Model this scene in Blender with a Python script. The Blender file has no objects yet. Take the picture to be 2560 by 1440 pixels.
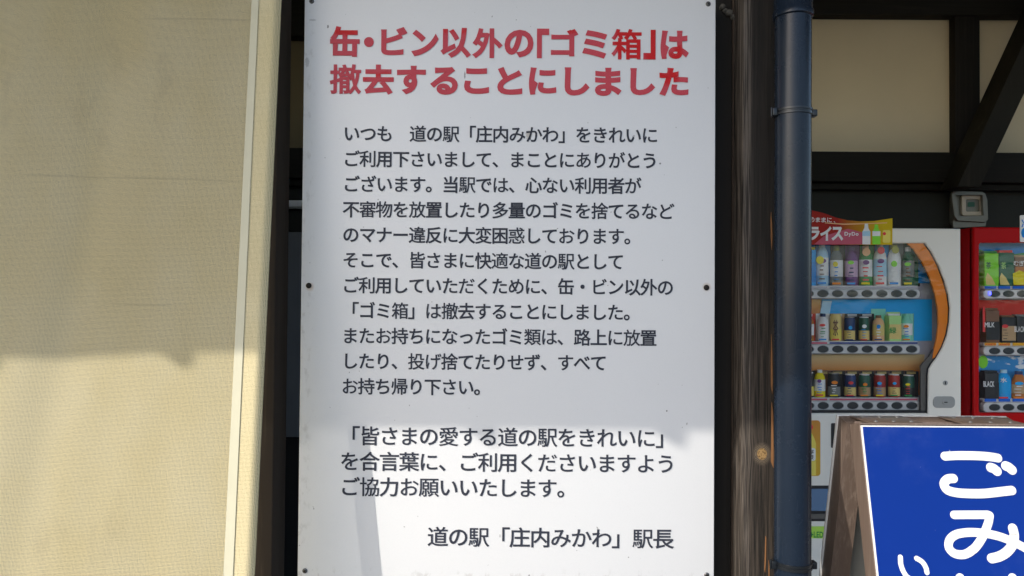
import bpy, bmesh, math, random
from mathutils import Vector, Matrix

# ---------------------------------------------------------------- scene, camera, light
S = bpy.context.scene
COL = S.collection
random.seed(7)
EYE = 1.475                      # camera height above the ground
D = 1.616                        # distance camera -> notice board face
FPX = 1849.0                     # focal length in photo pixels (2560 wide)
PITCH, YAW, ROLL = 0.01714164, 0.00446007, 0.00769421
SA, SB = 1.165, 1.09
YE = D - 2.0                     # depth of the eave edge   # sunlight runs along (SA, 1, -SB)

def basis():
    cp, sp, cy, sy = math.cos(PITCH), math.sin(PITCH), math.cos(YAW), math.sin(YAW)
    cr, sr = math.cos(ROLL), math.sin(ROLL)
    F = Vector((-sy * cp, cy * cp, sp)); R0 = Vector((cy, sy, 0)); U0 = R0.cross(F)
    return cr * R0 + sr * U0, -sr * R0 + cr * U0, F
CR, CU, CF = basis()
cam_d = bpy.data.cameras.new('camera'); cam = bpy.data.objects.new('camera', cam_d); COL.objects.link(cam)
cam_d.sensor_width = 36; cam_d.lens = FPX / 2560 * 36; cam_d.clip_start = .02; cam_d.clip_end = 2000
cam.matrix_world = Matrix(((CR.x, CU.x, -CF.x, 0), (CR.y, CU.y, -CF.y, 0), (CR.z, CU.z, -CF.z, EYE), (0, 0, 0, 1)))
S.camera = cam

sun_dir = Vector((SA, 1, -SB)).normalized()
elev = math.asin(-sun_dir.z)
W = bpy.data.worlds.new('World'); S.world = W; W.use_nodes = True
wn = W.node_tree
sky = wn.nodes.new('ShaderNodeTexSky'); sky.sky_type = 'NISHITA'; sky.sun_disc = False
sky.sun_elevation = elev; sky.sun_rotation = math.atan2(-SA, -1); sky.air_density = 1.0; sky.dust_density = 2.0; sky.ozone_density = 1.0
bg = wn.nodes['Background']; bg.inputs[1].default_value = 0.15
wn.links.new(sky.outputs[0], bg.inputs[0])
sun_l = bpy.data.lights.new('sun', 'SUN'); sun_l.energy = 2.0; sun_l.angle = math.radians(.34); sun_l.color = (1, .94, .84)
sun = bpy.data.objects.new('sun', sun_l); COL.objects.link(sun)
sun.rotation_euler = sun_dir.to_track_quat('-Z', 'Y').to_euler(); sun.location = (-6, -5, 8)
S.view_settings.view_transform = 'Standard'; S.view_settings.look = 'None'; S.view_settings.gamma = 1
S.view_settings.use_curve_mapping = False
S.view_settings.exposure = 1.02
S.cycles.max_bounces = 10; S.cycles.transparent_max_bounces = 16

# ---------------------------------------------------------------- helpers
def P(px, py, y):
    "world point on the vertical plane at depth y that the photo shows at pixel (px, py)"
    d = CF + CR * ((px - 1280) / FPX) - CU * ((py - 720) / FPX)
    v = d * (y / d.y)
    return Vector((v.x, v.y, v.z + EYE))

def tag(o, label=None, cat=None, group=None, kind=None):
    if label: o['label'] = label
    if cat: o['category'] = cat
    if group: o['group'] = group
    if kind: o['kind'] = kind
    return o
def thing(name, label, cat, loc=(0, 0, 0), group=None):
    o = bpy.data.objects.new(name, None); COL.objects.link(o); o.location = loc; o.empty_display_size = .05
    return tag(o, label, cat, group)
def link_mesh(name, me, mat, parent=None, smooth=False):
    o = bpy.data.objects.new(name, me); COL.objects.link(o)
    if mat and not me.materials: me.materials.append(mat)
    if smooth:
        for p in me.polygons: p.use_smooth = True
    if parent:
        r = parent; loc = Vector((0, 0, 0))
        while r: loc += r.location; r = r.parent
        # mesh verts are given in world coordinates: move them into the parent's frame
        me.transform(Matrix.Translation(-loc)); o.parent = parent
    return o
class MB:
    "collects shapes (world coordinates) into one mesh"
    def __init__(s): s.v = []; s.f = []; s.sm = False
    def add(s, vs, fs):
        k = len(s.v); s.v += [tuple(v) for v in vs]; s.f += [tuple(i + k for i in f) for f in fs]; return s
    def box(s, a, b, bev=0):
        x0, y0, z0 = a; x1, y1, z1 = b
        if bev <= 0:
            vs = [(x0, y0, z0), (x1, y0, z0), (x1, y1, z0), (x0, y1, z0), (x0, y0, z1), (x1, y0, z1), (x1, y1, z1), (x0, y1, z1)]
            return s.add(vs, [(0, 3, 2, 1), (4, 5, 6, 7), (0, 1, 5, 4), (1, 2, 6, 5), (2, 3, 7, 6), (3, 0, 4, 7)])
        bm = bmesh.new(); bmesh.ops.create_cube(bm, size=1)
        for v in bm.verts: v.co = Vector(((x0 + x1) / 2 + v.co.x * (x1 - x0), (y0 + y1) / 2 + v.co.y * (y1 - y0), (z0 + z1) / 2 + v.co.z * (z1 - z0)))
        bmesh.ops.bevel(bm, geom=bm.edges[:], offset=bev, segments=3, profile=.5, affect='EDGES')
        return s.bm(bm)
    def bm(s, bm):
        bm.verts.ensure_lookup_table(); bm.verts.index_update()
        s.add([v.co for v in bm.verts], [[v.index for v in f.verts] for f in bm.faces]); bm.free(); return s
    def prism(s, pts, dv):
        "polygon pts (list of Vectors) extruded by dv"
        n = len(pts); vs = list(pts) + [p + dv for p in pts]
        return s.add(vs, [tuple(range(n)), tuple(range(2 * n - 1, n - 1, -1))] + [(i, i + n, (i + 1) % n + n, (i + 1) % n) for i in range(n)])
    def lathe(s, c, prof, n=20, sx=1.0, sy=1.0):
        "profile [(r, z)] turned about the vertical axis through c"
        c = Vector(c); k = len(prof); vs = []; fs = []
        for r, z in prof:
            for i in range(n):
                a = 2 * math.pi * i / n; vs.append((c.x + r * sx * math.cos(a), c.y + r * sy * math.sin(a), c.z + z))
        for j in range(k - 1):
            for i in range(n): fs.append((j * n + i, j * n + (i + 1) % n, (j + 1) * n + (i + 1) % n, (j + 1) * n + i))
        fs.append(tuple(range(n - 1, -1, -1))); fs.append(tuple((k - 1) * n + i for i in range(n)))
        return s.add(vs, fs)
    def tube(s, path, r, n=16):
        path = [Vector(p) for p in path]; vs = []; fs = []; up = None
        for i, p in enumerate(path):
            t = (path[min(i + 1, len(path) - 1)] - path[max(i - 1, 0)]).normalized()
            if up is None: up = t.orthogonal().normalized()
            up = (up - t * up.dot(t)).normalized(); w = t.cross(up)
            rr = r[i] if isinstance(r, (list, tuple)) else r
            for k in range(n):
                a = 2 * math.pi * k / n; vs.append(p + up * (rr * math.cos(a)) + w * (rr * math.sin(a)))
        for j in range(len(path) - 1):
            for k in range(n): fs.append((j * n + k, j * n + (k + 1) % n, (j + 1) * n + (k + 1) % n, (j + 1) * n + k))
        fs.append(tuple(range(n - 1, -1, -1))); fs.append(tuple((len(path) - 1) * n + k for k in range(n)))
        return s.add(vs, fs)
    def build(s, name, mat, parent=None, smooth=False, flat_angle=40):
        me = bpy.data.meshes.new(name); me.from_pydata(s.v, [], s.f)
        bm = bmesh.new(); bm.from_mesh(me); bmesh.ops.recalc_face_normals(bm, faces=bm.faces[:]); bm.to_mesh(me); bm.free()
        if smooth:
            for p in me.polygons: p.use_smooth = True
            me.set_sharp_from_angle(angle=math.radians(flat_angle))
        return link_mesh(name, me, mat, parent)

def curve_plate(outer, holes, thick, bevel=0.0):
    "2D outline with holes -> mesh in the XY plane, thickness along Z centred on 0"
    cu = bpy.data.curves.new('plate', 'CURVE'); cu.dimensions = '2D'; cu.fill_mode = 'BOTH'
    cu.extrude = max(thick / 2 - bevel, 1e-5); cu.bevel_depth = bevel; cu.bevel_resolution = 2; cu.offset = -bevel
    for pts in [outer] + holes:
        sp = cu.splines.new('POLY'); sp.points.add(len(pts) - 1); sp.use_cyclic_u = True
        for q, (x, y) in zip(sp.points, pts): q.co = (x, y, 0, 1)
    o = bpy.data.objects.new('plate', cu); COL.objects.link(o)
    dg = bpy.context.evaluated_depsgraph_get(); dg.update()
    me = bpy.data.meshes.new_from_object(o.evaluated_get(dg)); bpy.data.objects.remove(o); bpy.data.curves.remove(cu)
    return me
def px_plate(name, outer, y, thick, mat, parent, holes=(), bevel=0.0):
    "plate facing the viewer: pixel outlines on the plane at depth y (its front face), going back by thick"
    to = lambda pts: [(P(a, b, y).x, P(a, b, y).z) for a, b in pts]
    me = curve_plate(to(outer), [to(h) for h in holes], thick, bevel)
    me.transform(Matrix(((1, 0, 0, 0), (0, 0, -1, y + thick / 2), (0, 1, 0, 0), (0, 0, 0, 1))))
    return link_mesh(name, me, mat, parent)
def rrect(x0, y0, x1, y1, r, n=5):
    out = []
    for cx, cy, a0 in ((x1 - r, y0 + r, -90), (x1 - r, y1 - r, 0), (x0 + r, y1 - r, 90), (x0 + r, y0 + r, 180)):
        for i in range(n + 1):
            a = math.radians(a0 + 90 * i / n); out.append((cx + r * math.cos(a), cy + r * math.sin(a)))
    return out
def ellipse(cx, cy, rx, ry, n=20): return [(cx + rx * math.cos(2 * math.pi * i / n), cy + ry * math.sin(2 * math.pi * i / n)) for i in range(n)]

# lettering: glyph outlines come from Blender's built-in font; weight is added as a rim round each outline
GLYPH = {}
def glyph(ch):
    if ch not in GLYPH:
        cu = bpy.data.curves.new('g', 'FONT'); cu.body = ch; cu.size = 1; cu.resolution_u = 4; cu.fill_mode = 'FRONT'
        o = bpy.data.objects.new('g', cu); COL.objects.link(o)
        dg = bpy.context.evaluated_depsgraph_get(); dg.update()
        me = bpy.data.meshes.new_from_object(o.evaluated_get(dg)); bpy.data.objects.remove(o); bpy.data.curves.remove(cu)
        vs = [(v.co.x, v.co.y) for v in me.vertices]; fs = [tuple(p.vertices) for p in me.polygons]
        bpy.data.meshes.remove(me)
        # oriented boundary edges (by position, so split verts do not matter)
        key = lambda i: (round(vs[i][0], 4), round(vs[i][1], 4))
        cnt = {}
        for f in fs:
            ar = sum(vs[f[i]][0] * vs[f[(i + 1) % len(f)]][1] - vs[f[(i + 1) % len(f)]][0] * vs[f[i]][1] for i in range(len(f)))
            g = f if ar >= 0 else f[::-1]
            for i in range(len(g)):
                a, b = key(g[i]), key(g[(i + 1) % len(g)])
                if a == b: continue
                if (b, a) in cnt: del cnt[(b, a)]
                else: cnt[(a, b)] = 1
        nxt = {}; prv = {}
        for a, b in cnt: nxt.setdefault(a, b); prv.setdefault(b, a)
        GLYPH[ch] = (vs, fs, list(cnt), nxt, prv)
    return GLYPH[ch]
def fat(ch, w):
    "faces of a glyph thickened by w (em units): list of polygons [(x, y, lift)]"
    vs, fs, edges, nxt, prv = glyph(ch)
    polys = [[(vs[i][0], vs[i][1], 0.0) for i in f] for f in fs]
    if w <= 0: return polys
    def nrm(a, b):
        dx, dy = b[0] - a[0], b[1] - a[1]; l = math.hypot(dx, dy) or 1; return (dy / l, -dx / l)   # outward for CCW
    def mit(p):
        a, b = prv.get(p), nxt.get(p)
        if a is None or b is None: return None
        n1, n2 = nrm(a, p), nrm(p, b); mx, my = n1[0] + n2[0], n1[1] + n2[1]; q = mx * mx + my * my
        if q < .25: return None
        return (p[0] + mx * 2 * w / q, p[1] + my * 2 * w / q)
    for k, (a, b) in enumerate(edges):
        n = nrm(a, b)
        A = mit(a) or (a[0] + n[0] * w, a[1] + n[1] * w); B = mit(b) or (b[0] + n[0] * w, b[1] + n[1] * w)
        lift = 1 + (k % 7)
        polys.append([(a[0], a[1], lift), (A[0], A[1], lift), (B[0], B[1], lift), (b[0], b[1], lift)])
    return polys
class Lettering:
    def __init__(s): s.mb = MB()
    def put(s, ch, w, place):
        "place(x, y) -> Vector on the surface, and its outward normal given as place.n"
        for poly in fat(ch, w):
            pts = [place(x, y) + place.n * (.00003 * l) for x, y, l in poly]
            s.mb.add(pts, [tuple(range(len(pts)))])
    def build(s, name, mat, parent):
        me = bpy.data.meshes.new(name); me.from_pydata(s.mb.v, [], s.mb.f)
        return link_mesh(name, me, mat, parent)
def plane_place(origin, ex, ey, n):
    def f(x, y): return origin + ex * x + ey * y
    f.n = n; return f
FRONT = Vector((0, -1, 0))
def text_px(L, text, px0, py, pitch, y, w=0.0, slope=ROLL, hgt=1.0, condense=1.05):
    hgt *= 1.05
    "line of full-width cells: first cell's left edge at px0, cell centre at py, on the plane at depth y"
    sc = (P(px0 + pitch, py, y) - P(px0, py, y)).length
    for i, ch in enumerate(text):
        if ch in '　 ': continue
        o = P(px0 + i * pitch, py + slope * i * pitch, y)
        n_e = len(glyph(ch)[2]); wq = w * (1.0 if n_e < 70 else .8 if n_e < 110 else .58)
        L.put(ch, wq, plane_place(o + Vector((sc * (1 - condense) / 2, -.001, -sc * (hgt or 1) * .36)), Vector((sc * condense, 0, 0)), Vector((0, 0, sc * (hgt or 1))), FRONT))
def text_fit(L, ch, box, y, w, off=.0012):
    "one glyph fitted into a pixel box"
    polys = fat(ch, w); xs = [p[0] for q in polys for p in q]; ys = [p[1] for q in polys for p in q]
    x0, y0, x1, y1 = box
    a = P(x0, y1, y); b = P(x1, y0, y)
    sx = (b.x - a.x) / (max(xs) - min(xs)); sz = (b.z - a.z) / (max(ys) - min(ys))
    L.put(ch, w, plane_place(Vector((a.x - min(xs) * sx, y - off, a.z - min(ys) * sz)), Vector((sx, 0, 0)), Vector((0, 0, sz)), FRONT))
def word_fit(L, word, box, y, w=0.0, off=.0012):
    "a word of ordinary letters fitted into a pixel box"
    adv = 0; items = []
    for ch in word:
        if ch == ' ': adv += .3; continue
        polys = fat(ch, w); xs = [p[0] for q in polys for p in q]; wd = max(xs) - min(xs)
        items.append((ch, adv - min(xs), polys)); adv += wd + .07
    xs = [p[0] + o for _, o, q in items for f in q for p in f]; ys = [p[1] for _, o, q in items for f in q for p in f]
    x0, y0, x1, y1 = box; a = P(x0, y1, y); b = P(x1, y0, y)
    sx = (b.x - a.x) / (max(xs) - min(xs)); sz = (b.z - a.z) / (max(ys) - min(ys))
    for ch, o, _ in items:
        L.put(ch, w, plane_place(Vector((a.x + (o - min(xs)) * sx, y - off, a.z - min(ys) * sz)), Vector((sx, 0, 0)), Vector((0, 0, sz)), FRONT))

# ---------------------------------------------------------------- materials
class N:
    "tiny node-graph helper"
    def __init__(s, m): s.m = m; s.t = m.node_tree; s.b = s.t.nodes.get('Principled BSDF')
    def new(s, ty, **kw):
        n = s.t.nodes.new(ty)
        for k, v in kw.items(): setattr(n, k, v)
        return n
    def l(s, a, b): s.t.links.new(a, b)
    def coord(s, which='Object'): return s.new('ShaderNodeTexCoord').outputs[which]
    def mapping(s, vec, scale=(1, 1, 1), loc=(0, 0, 0)):
        n = s.new('ShaderNodeMapping'); s.l(vec, n.inputs['Vector']); n.inputs['Scale'].default_value = scale; n.inputs['Location'].default_value = loc; return n.outputs[0]
    def noise(s, vec, scale, detail=4, rough=.55, dist=0):
        n = s.new('ShaderNodeTexNoise'); s.l(vec, n.inputs['Vector']); n.inputs['Scale'].default_value = scale
        n.inputs['Detail'].default_value = detail; n.inputs['Roughness'].default_value = rough; n.inputs['Distortion'].default_value = dist; return n.outputs['Fac']
    def ramp(s, fac, a, b, smooth=True):
        n = s.new('ShaderNodeMapRange'); n.interpolation_type = 'SMOOTHSTEP' if smooth else 'LINEAR'
        s.l(fac, n.inputs['Value']); n.inputs['From Min'].default_value = a; n.inputs['From Max'].default_value = b; return n.outputs[0]
    def math(s, op, a, b=None, clamp=False):
        n = s.new('ShaderNodeMath', operation=op); n.use_clamp = clamp
        for i, v in enumerate((a, b)):
            if v is None: continue
            if isinstance(v, (int, float)): n.inputs[i].default_value = v
            else: s.l(v, n.inputs[i])
        return n.outputs[0]
    def mix(s, fac, a, b, mode='MIX'):
        n = s.new('ShaderNodeMix', data_type='RGBA', blend_type=mode)
        for i, v in ((0, fac), (6, a), (7, b)):
            if isinstance(v, (int, float)): n.inputs[i].default_value = v
            elif isinstance(v, tuple): n.inputs[i].default_value = (*v[:3], 1)
            else: s.l(v, n.inputs[i])
        return n.outputs[2]
    def sep(s, vec):
        n = s.new('ShaderNodeSeparateXYZ'); s.l(vec, n.inputs[0]); return n.outputs
    def bump(s, h, strength=.3, dist=.002):
        n = s.new('ShaderNodeBump'); n.inputs['Strength'].default_value = strength; n.inputs['Distance'].default_value = dist
        s.l(h, n.inputs['Height']); s.l(n.outputs[0], s.b.inputs['Normal'])
    def color(s, c): s.l(c, s.b.inputs['Base Color'])
    def band(s, x, a, b, soft):
        "1 between a and b"
        return s.math('MULTIPLY', s.ramp(x, a - soft, a + soft), s.math('SUBTRACT', 1, s.ramp(x, b - soft, b + soft)))
def mat(name, col=(.5, .5, .5), rough=.5, spec=.5, metal=0, var=.12, vscale=8, bump=0, bscale=60, coat=0):
    m = bpy.data.materials.new(name); m.use_nodes = True; n = N(m); b = n.b
    b.inputs['Base Color'].default_value = (*col, 1); b.inputs['Roughness'].default_value = rough
    b.inputs['Specular IOR Level'].default_value = spec; b.inputs['Metallic'].default_value = metal; b.inputs['Coat Weight'].default_value = coat
    if var:
        v = n.coord(); f = n.noise(v, vscale, 5)
        n.color(n.mix(f, tuple(c * (1 - var) for c in col), tuple(min(1, c * (1 + var)) for c in col)))
        n.l(n.math('MULTIPLY_ADD', f, .16), b.inputs['Roughness']) if False else None
    if bump: n.bump(n.noise(n.coord(), bscale, 4), bump)
    return m
def wood(name, dark, light, scale=1.0, rough=.75, spec=.25, amount=.5, axis='z'):
    m = bpy.data.materials.new(name); m.use_nodes = True; n = N(m)
    v = n.coord(); sc = {'z': (70, 70, 2.2), 'x': (2.2, 70, 70)}[axis]
    g = n.noise(n.mapping(v, tuple(q * scale for q in sc)), 1.0, 8, .65, .4)
    w = n.noise(n.mapping(v, tuple(q * .18 for q in sc)), 1.0, 3)
    f = n.math('MULTIPLY', n.ramp(g, .42, .75), n.ramp(w, .35, .7))
    n.color(n.mix(n.math('MULTIPLY', f, amount), dark, light)); n.b.inputs['Roughness'].default_value = rough
    n.b.inputs['Specular IOR Level'].default_value = spec
    n.bump(g, .35, .002); return m

M = {}
M['dark_wood'] = wood('dark stained wood', (.012, .0105, .009), (.045, .038, .03), amount=.6)
M['dark_beam'] = wood('dark stained beam', (.011, .010, .007), (.03, .026, .017), amount=.6, axis='x')
M['brace_wood'] = wood('brown black brace wood', (.016, .014, .009), (.05, .044, .03), amount=.7)
M['plaster'] = mat('cream plaster', (.68, .59, .405), .9, .15, var=.10, vscale=2.2, bump=.15, bscale=120)
M['shaded_panel'] = mat('brown shaded wall panel', (.17, .135, .075), .8, .2, var=.12, vscale=4)  # darker than the plaster: the left bay's deep shade is in this colour
M['wall_board'] = mat('dark wall board', (.022, .024, .020), .7, .3, var=.3, vscale=5, bump=.1)
M['concrete'] = mat('concrete paving', (.13, .128, .122), .9, .2, var=.18, vscale=3, bump=.2, bscale=40)
M['asphalt'] = mat('asphalt', (.06, .06, .063), .9, .25, var=.3, vscale=30, bump=.3, bscale=200)
M['bounce_soffit'] = mat('pale soffit boards', (.76, .73, .65), .8, .2, var=.1)
M['floor'] = mat('pale shelter floor concrete', (.56, .55, .52), .85, .2, var=.12, vscale=3)
M['roof'] = mat('dark metal roof', (.05, .055, .06), .5, .4)
M['pipe'] = mat('dark navy downpipe paint', (.009, .016, .029), .26, .27, var=.10, vscale=14, bump=.03, bscale=220, coat=.05)
def scuff():
    m = M['pipe']; n = N(m); v = n.coord()
    f = n.ramp(n.noise(n.mapping(v, (160, 160, 9)), 1, 5, .7), .60, .78); d = n.ramp(n.noise(v, 9, 6, .7), .5, .75)
    rg = n.math('ADD', .27, n.math('MULTIPLY', n.math('ADD', n.math('MULTIPLY', f, .5), d), .09)); n.l(rg, n.b.inputs['Roughness'])
    lnk = n.b.inputs['Base Color'].links[0].from_socket
    n.color(n.mix(n.math('MULTIPLY', n.math('MULTIPLY', f, d), .30), lnk, (.10, .105, .11)))
scuff()
M['pipe_band'] = mat('downpipe clip metal', (.010, .013, .017), .30, .6, metal=.2, var=.1)
M['ink'] = mat('navy black print', (.024, .028, .044), .60, .4, var=.08, vscale=40)
M['screw'] = mat('weathered zinc screw', (.14, .14, .14), .45, .5, metal=.8, var=.3, vscale=300)
M['rust'] = mat('rusty black screw', (.016, .012, .010), .6, .4, metal=.3, var=.4, vscale=300)
M['caulk'] = mat('grey white caulk', (.085, .08, .07), .8, .2, var=.2, vscale=60)
M['bare_wood'] = wood('bare orange split wood', (.20, .095, .04), (.38, .20, .09), amount=1, scale=1.3)

# notice board face
def board_mat():
    m = bpy.data.materials.new('white coated board'); m.use_nodes = True; n = N(m); v = n.coord()
    base = n.mix(n.noise(v, 3.2, 6), (.665, .672, .685), (.715, .722, .735))
    base = n.mix(n.math('MULTIPLY', n.ramp(n.noise(v, 420, 2), .45, .75), .12), base, (.55, .56, .58))
    x, y, z = n.sep(v)
    # dirt specks, a few scuffs near the left edge
    sp = n.ramp(n.noise(n.mapping(v, (1, 1, 1), (3, 1, 7)), 95, 1), .79, .84)
    base = n.mix(n.math('MULTIPLY', sp, .75), base, (.16, .155, .15))
    edge = n.math('MULTIPLY', n.math('SUBTRACT', 1, n.ramp(x, -.455, -.435)), n.ramp(n.noise(n.mapping(v, (2, 1, 1)), 45, 5), .52, .72))
    base = n.mix(n.math('MULTIPLY', edge, .28), base, (.28, .27, .26))
    # chipped coating along the bottom edge
    bot = n.math('MULTIPLY', n.math('SUBTRACT', 1, n.ramp(z, .868, .90)), n.ramp(n.noise(n.mapping(v, (1, 1, .6)), 60, 5), .54, .66))
    base = n.mix(n.math('MULTIPLY', bot, .5), base, (.42, .41, .39))
    # rust tint around the two middle screws
    for sx, sz in ((-.4495, EYE + .027), (.418, EYE + .033)):
        dx = n.math('SUBTRACT', x, sx); dz = n.math('SUBTRACT', z, sz)
        r = n.math('SQRT', n.math('ADD', n.math('MULTIPLY', dx, dx), n.math('MULTIPLY', dz, dz)))
        base = n.mix(n.math('MULTIPLY', n.math('SUBTRACT', 1, n.ramp(r, .004, .012)), .5), base, (.42, .27, .14))
    # individual marks: smears, flecks and a scratch
    for mx_, my_, rx_, ry_, cl, am in ((1322, 338, 9, 12, (.30, .24, .15), .5), (1325, 346, 3, 4, (.05, .04, .03), .9), (1650, 409, 3, 2.5, (.1, .1, .1), .8), (1146, 771, 3, 2, (.1, .1, .1), .7), (820, 66, 3, 5, (.08, .08, .08), .8), (1162, 188, 2.2, 11, (.12, .12, .12), .7),
                                       (782, 50, 10, 3, (.3, .3, .3), .5), (768, 155, 6, 14, (.28, .28, .29), .5), (1667, 1027, 2.2, 2.2, (.05, .05, .05), .8), (1250, 1340, 2, 5, (.3, .3, .3), .6), (1384, 455, 2, 3, (.2, .2, .2), .6), (1090, 104, 2, 2, (.1, .1, .1), .6), (1585, 340, 3, 3, (.2, .2, .2), .5)):
        c = P(mx_, my_, D); dx = n.math('DIVIDE', n.math('SUBTRACT', x, c.x), rx_ * D / FPX); dz = n.math('DIVIDE', n.math('SUBTRACT', z, c.z), ry_ * D / FPX)
        rr = n.math('ADD', n.math('SQRT', n.math('ADD', n.math('MULTIPLY', dx, dx), n.math('MULTIPLY', dz, dz))), n.math('MULTIPLY', n.math('SUBTRACT', n.noise(v, 260, 3), .5), 1.2))
        base = n.mix(n.math('MULTIPLY', n.math('SUBTRACT', 1, n.ramp(rr, .6, 1.1)), am), base, cl)
    n.color(base); n.b.inputs['Roughness'].default_value = .34; n.b.inputs['Specular IOR Level'].default_value = .45
    n.bump(n.math('ADD', n.noise(v, 330, 3), n.math('MULTIPLY', n.noise(v, 5, 3), 3)), .06, .002); return m
M['board'] = board_mat()
M['board_edge'] = mat('aluminium board edge', (.22, .22, .23), .5, .5, metal=.5)
# red title print: sun-faded pink red, with patches of the fresh deep red left
def red_mat():
    m = bpy.data.materials.new('faded red print'); m.use_nodes = True; n = N(m); v = n.coord(); x, y, z = n.sep(v)
    wob = n.math('MULTIPLY', n.math('SUBTRACT', n.noise(v, 22, 4), .5), .05)
    fresh = None
    for cx, cy, hx, hy in ((862, 80, 30, 10), (1570, 108, 36, 46), (1626, 112, 16, 44), (1668, 192, 24, 16), (1510, 80, 30, 8), (1420, 75, 40, 6), (1135, 80, 60, 5), (950, 190, 40, 5), (1685, 165, 10, 40)):
        a = P(cx - hx, cy + hy, D); b = P(cx + hx, cy - hy, D)
        q = n.math('MULTIPLY', n.band(n.math('ADD', x, wob), a.x, b.x, .006), n.band(n.math('ADD', z, wob), a.z, b.z, .008))
        fresh = q if fresh is None else n.math('MAXIMUM', fresh, q)
    mott = n.noise(v, 34, 5)
    faded = n.mix(mott, (.47, .052, .072), (.54, .068, .092))
    n.color(n.mix(fresh, faded, (.52, .010, .012))); n.b.inputs['Roughness'].default_value = .5; n.b.inputs['Specular IOR Level'].default_value = .2; return m
M['red_print'] = red_mat()

# woven shade fabric: real holes between the threads
def fabric_mat(name, holes):
    m = bpy.data.materials.new(name); m.use_nodes = True; n = N(m); t = m.node_tree
    uv = n.coord('UV'); x, y, z = n.sep(uv)
    p = .00245
    wob = n.math('MULTIPLY', n.math('SUBTRACT', n.noise(uv, 90, 2), .5), 1.4); wob2 = n.math('MULTIPLY', n.math('SUBTRACT', n.noise(n.mapping(uv, (1, 1, 1), (7, 3, 0)), 90, 2), .5), 1.4)
    fx = n.math('FRACT', n.math('ADD', n.math('DIVIDE', x, p), wob)); fy = n.math('FRACT', n.math('ADD', n.math('DIVIDE', y, p), wob2))
    hx = n.math('GREATER_THAN', fx, .56); hy = n.math('GREATER_THAN', fy, .56)
    hole = n.math('MULTIPLY', hx, hy)
    blot = n.noise(n.mapping(uv, (1, .6, 1)), 4.5, 6, .6)
    base = n.mix(n.ramp(blot, .3, .7), (.90, .775, .455), (.95, .845, .555))
    stain = n.math('MULTIPLY', n.ramp(n.noise(n.mapping(uv, (2.2, 1, 1), (4, 2, 0)), 3.2, 7, .7), .56, .72), .22)
    base = n.mix(stain, base, (.52, .44, .27))
    base = n.mix(n.math('MULTIPLY', n.ramp(n.noise(uv, 70, 1), .80, .84), .6), base, (.16, .13, .07))
    # faint sagging crease lines running across
    for v0, u0, u1, sl in ((FV[0]), (FV[1]), (FV[2])):
        ln = n.math('ABSOLUTE', n.math('SUBTRACT', n.math('ADD', y, n.math('MULTIPLY', x, sl)), v0))
        q = n.math('MULTIPLY', n.math('SUBTRACT', 1, n.ramp(ln, .0008, .003)), n.band(x, u0, u1, .04))
        base = n.mix(n.math('MULTIPLY', q, .16), base, (.30, .24, .12))
    if not holes:
        base = n.mix(.30, base, (.36, .29, .16)); base = n.mix(n.math('MULTIPLY', hole, .9), base, (.10, .08, .04))
    n.color(base); n.b.inputs['Roughness'].default_value = .75; n.b.inputs['Specular IOR Level'].default_value = .2
    h = n.math('ADD', n.math('PINGPONG', n.math('DIVIDE', x, p), .5), n.math('PINGPONG', n.math('DIVIDE', y, p), .5))
    out = t.nodes['Material Output']
    trl = n.new('ShaderNodeBsdfTranslucent'); n.l(base, trl.inputs[0])
    mx = n.new('ShaderNodeMixShader'); mx.inputs[0].default_value = .50 if holes else .08
    n.l(n.b.outputs[0], mx.inputs[1]); n.l(trl.outputs[0], mx.inputs[2])
    if holes:
        tr = n.new('ShaderNodeBsdfTransparent'); m2 = n.new('ShaderNodeMixShader')
        n.l(hole, m2.inputs[0]); n.l(mx.outputs[0], m2.inputs[1]); n.l(tr.outputs[0], m2.inputs[2]); n.l(m2.outputs[0], out.inputs[0])
    else: n.l(mx.outputs[0], out.inputs[0])
    return m
# creases: (height in metres, from x, to x, slope)
FV = [(P(300, 470, 1.48).z - .0, P(40, 470, 1.48).x, P(585, 470, 1.48).x, .03),
      (P(300, 60, 1.52).z, P(350, 60, 1.5).x, P(620, 60, 1.5).x, .02),
      (P(300, 780, 1.46).z, P(270, 780, 1.46).x, P(430, 780, 1.46).x, .02)]
M['fabric'] = fabric_mat('cream woven shade mesh', True)
M['hem'] = fabric_mat('cream doubled hem mesh', False)
M['tape'] = mat('pale welded seam tape', (.58, .55, .405), .6, .35, var=.07, vscale=30, bump=.05, bscale=150)

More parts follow.
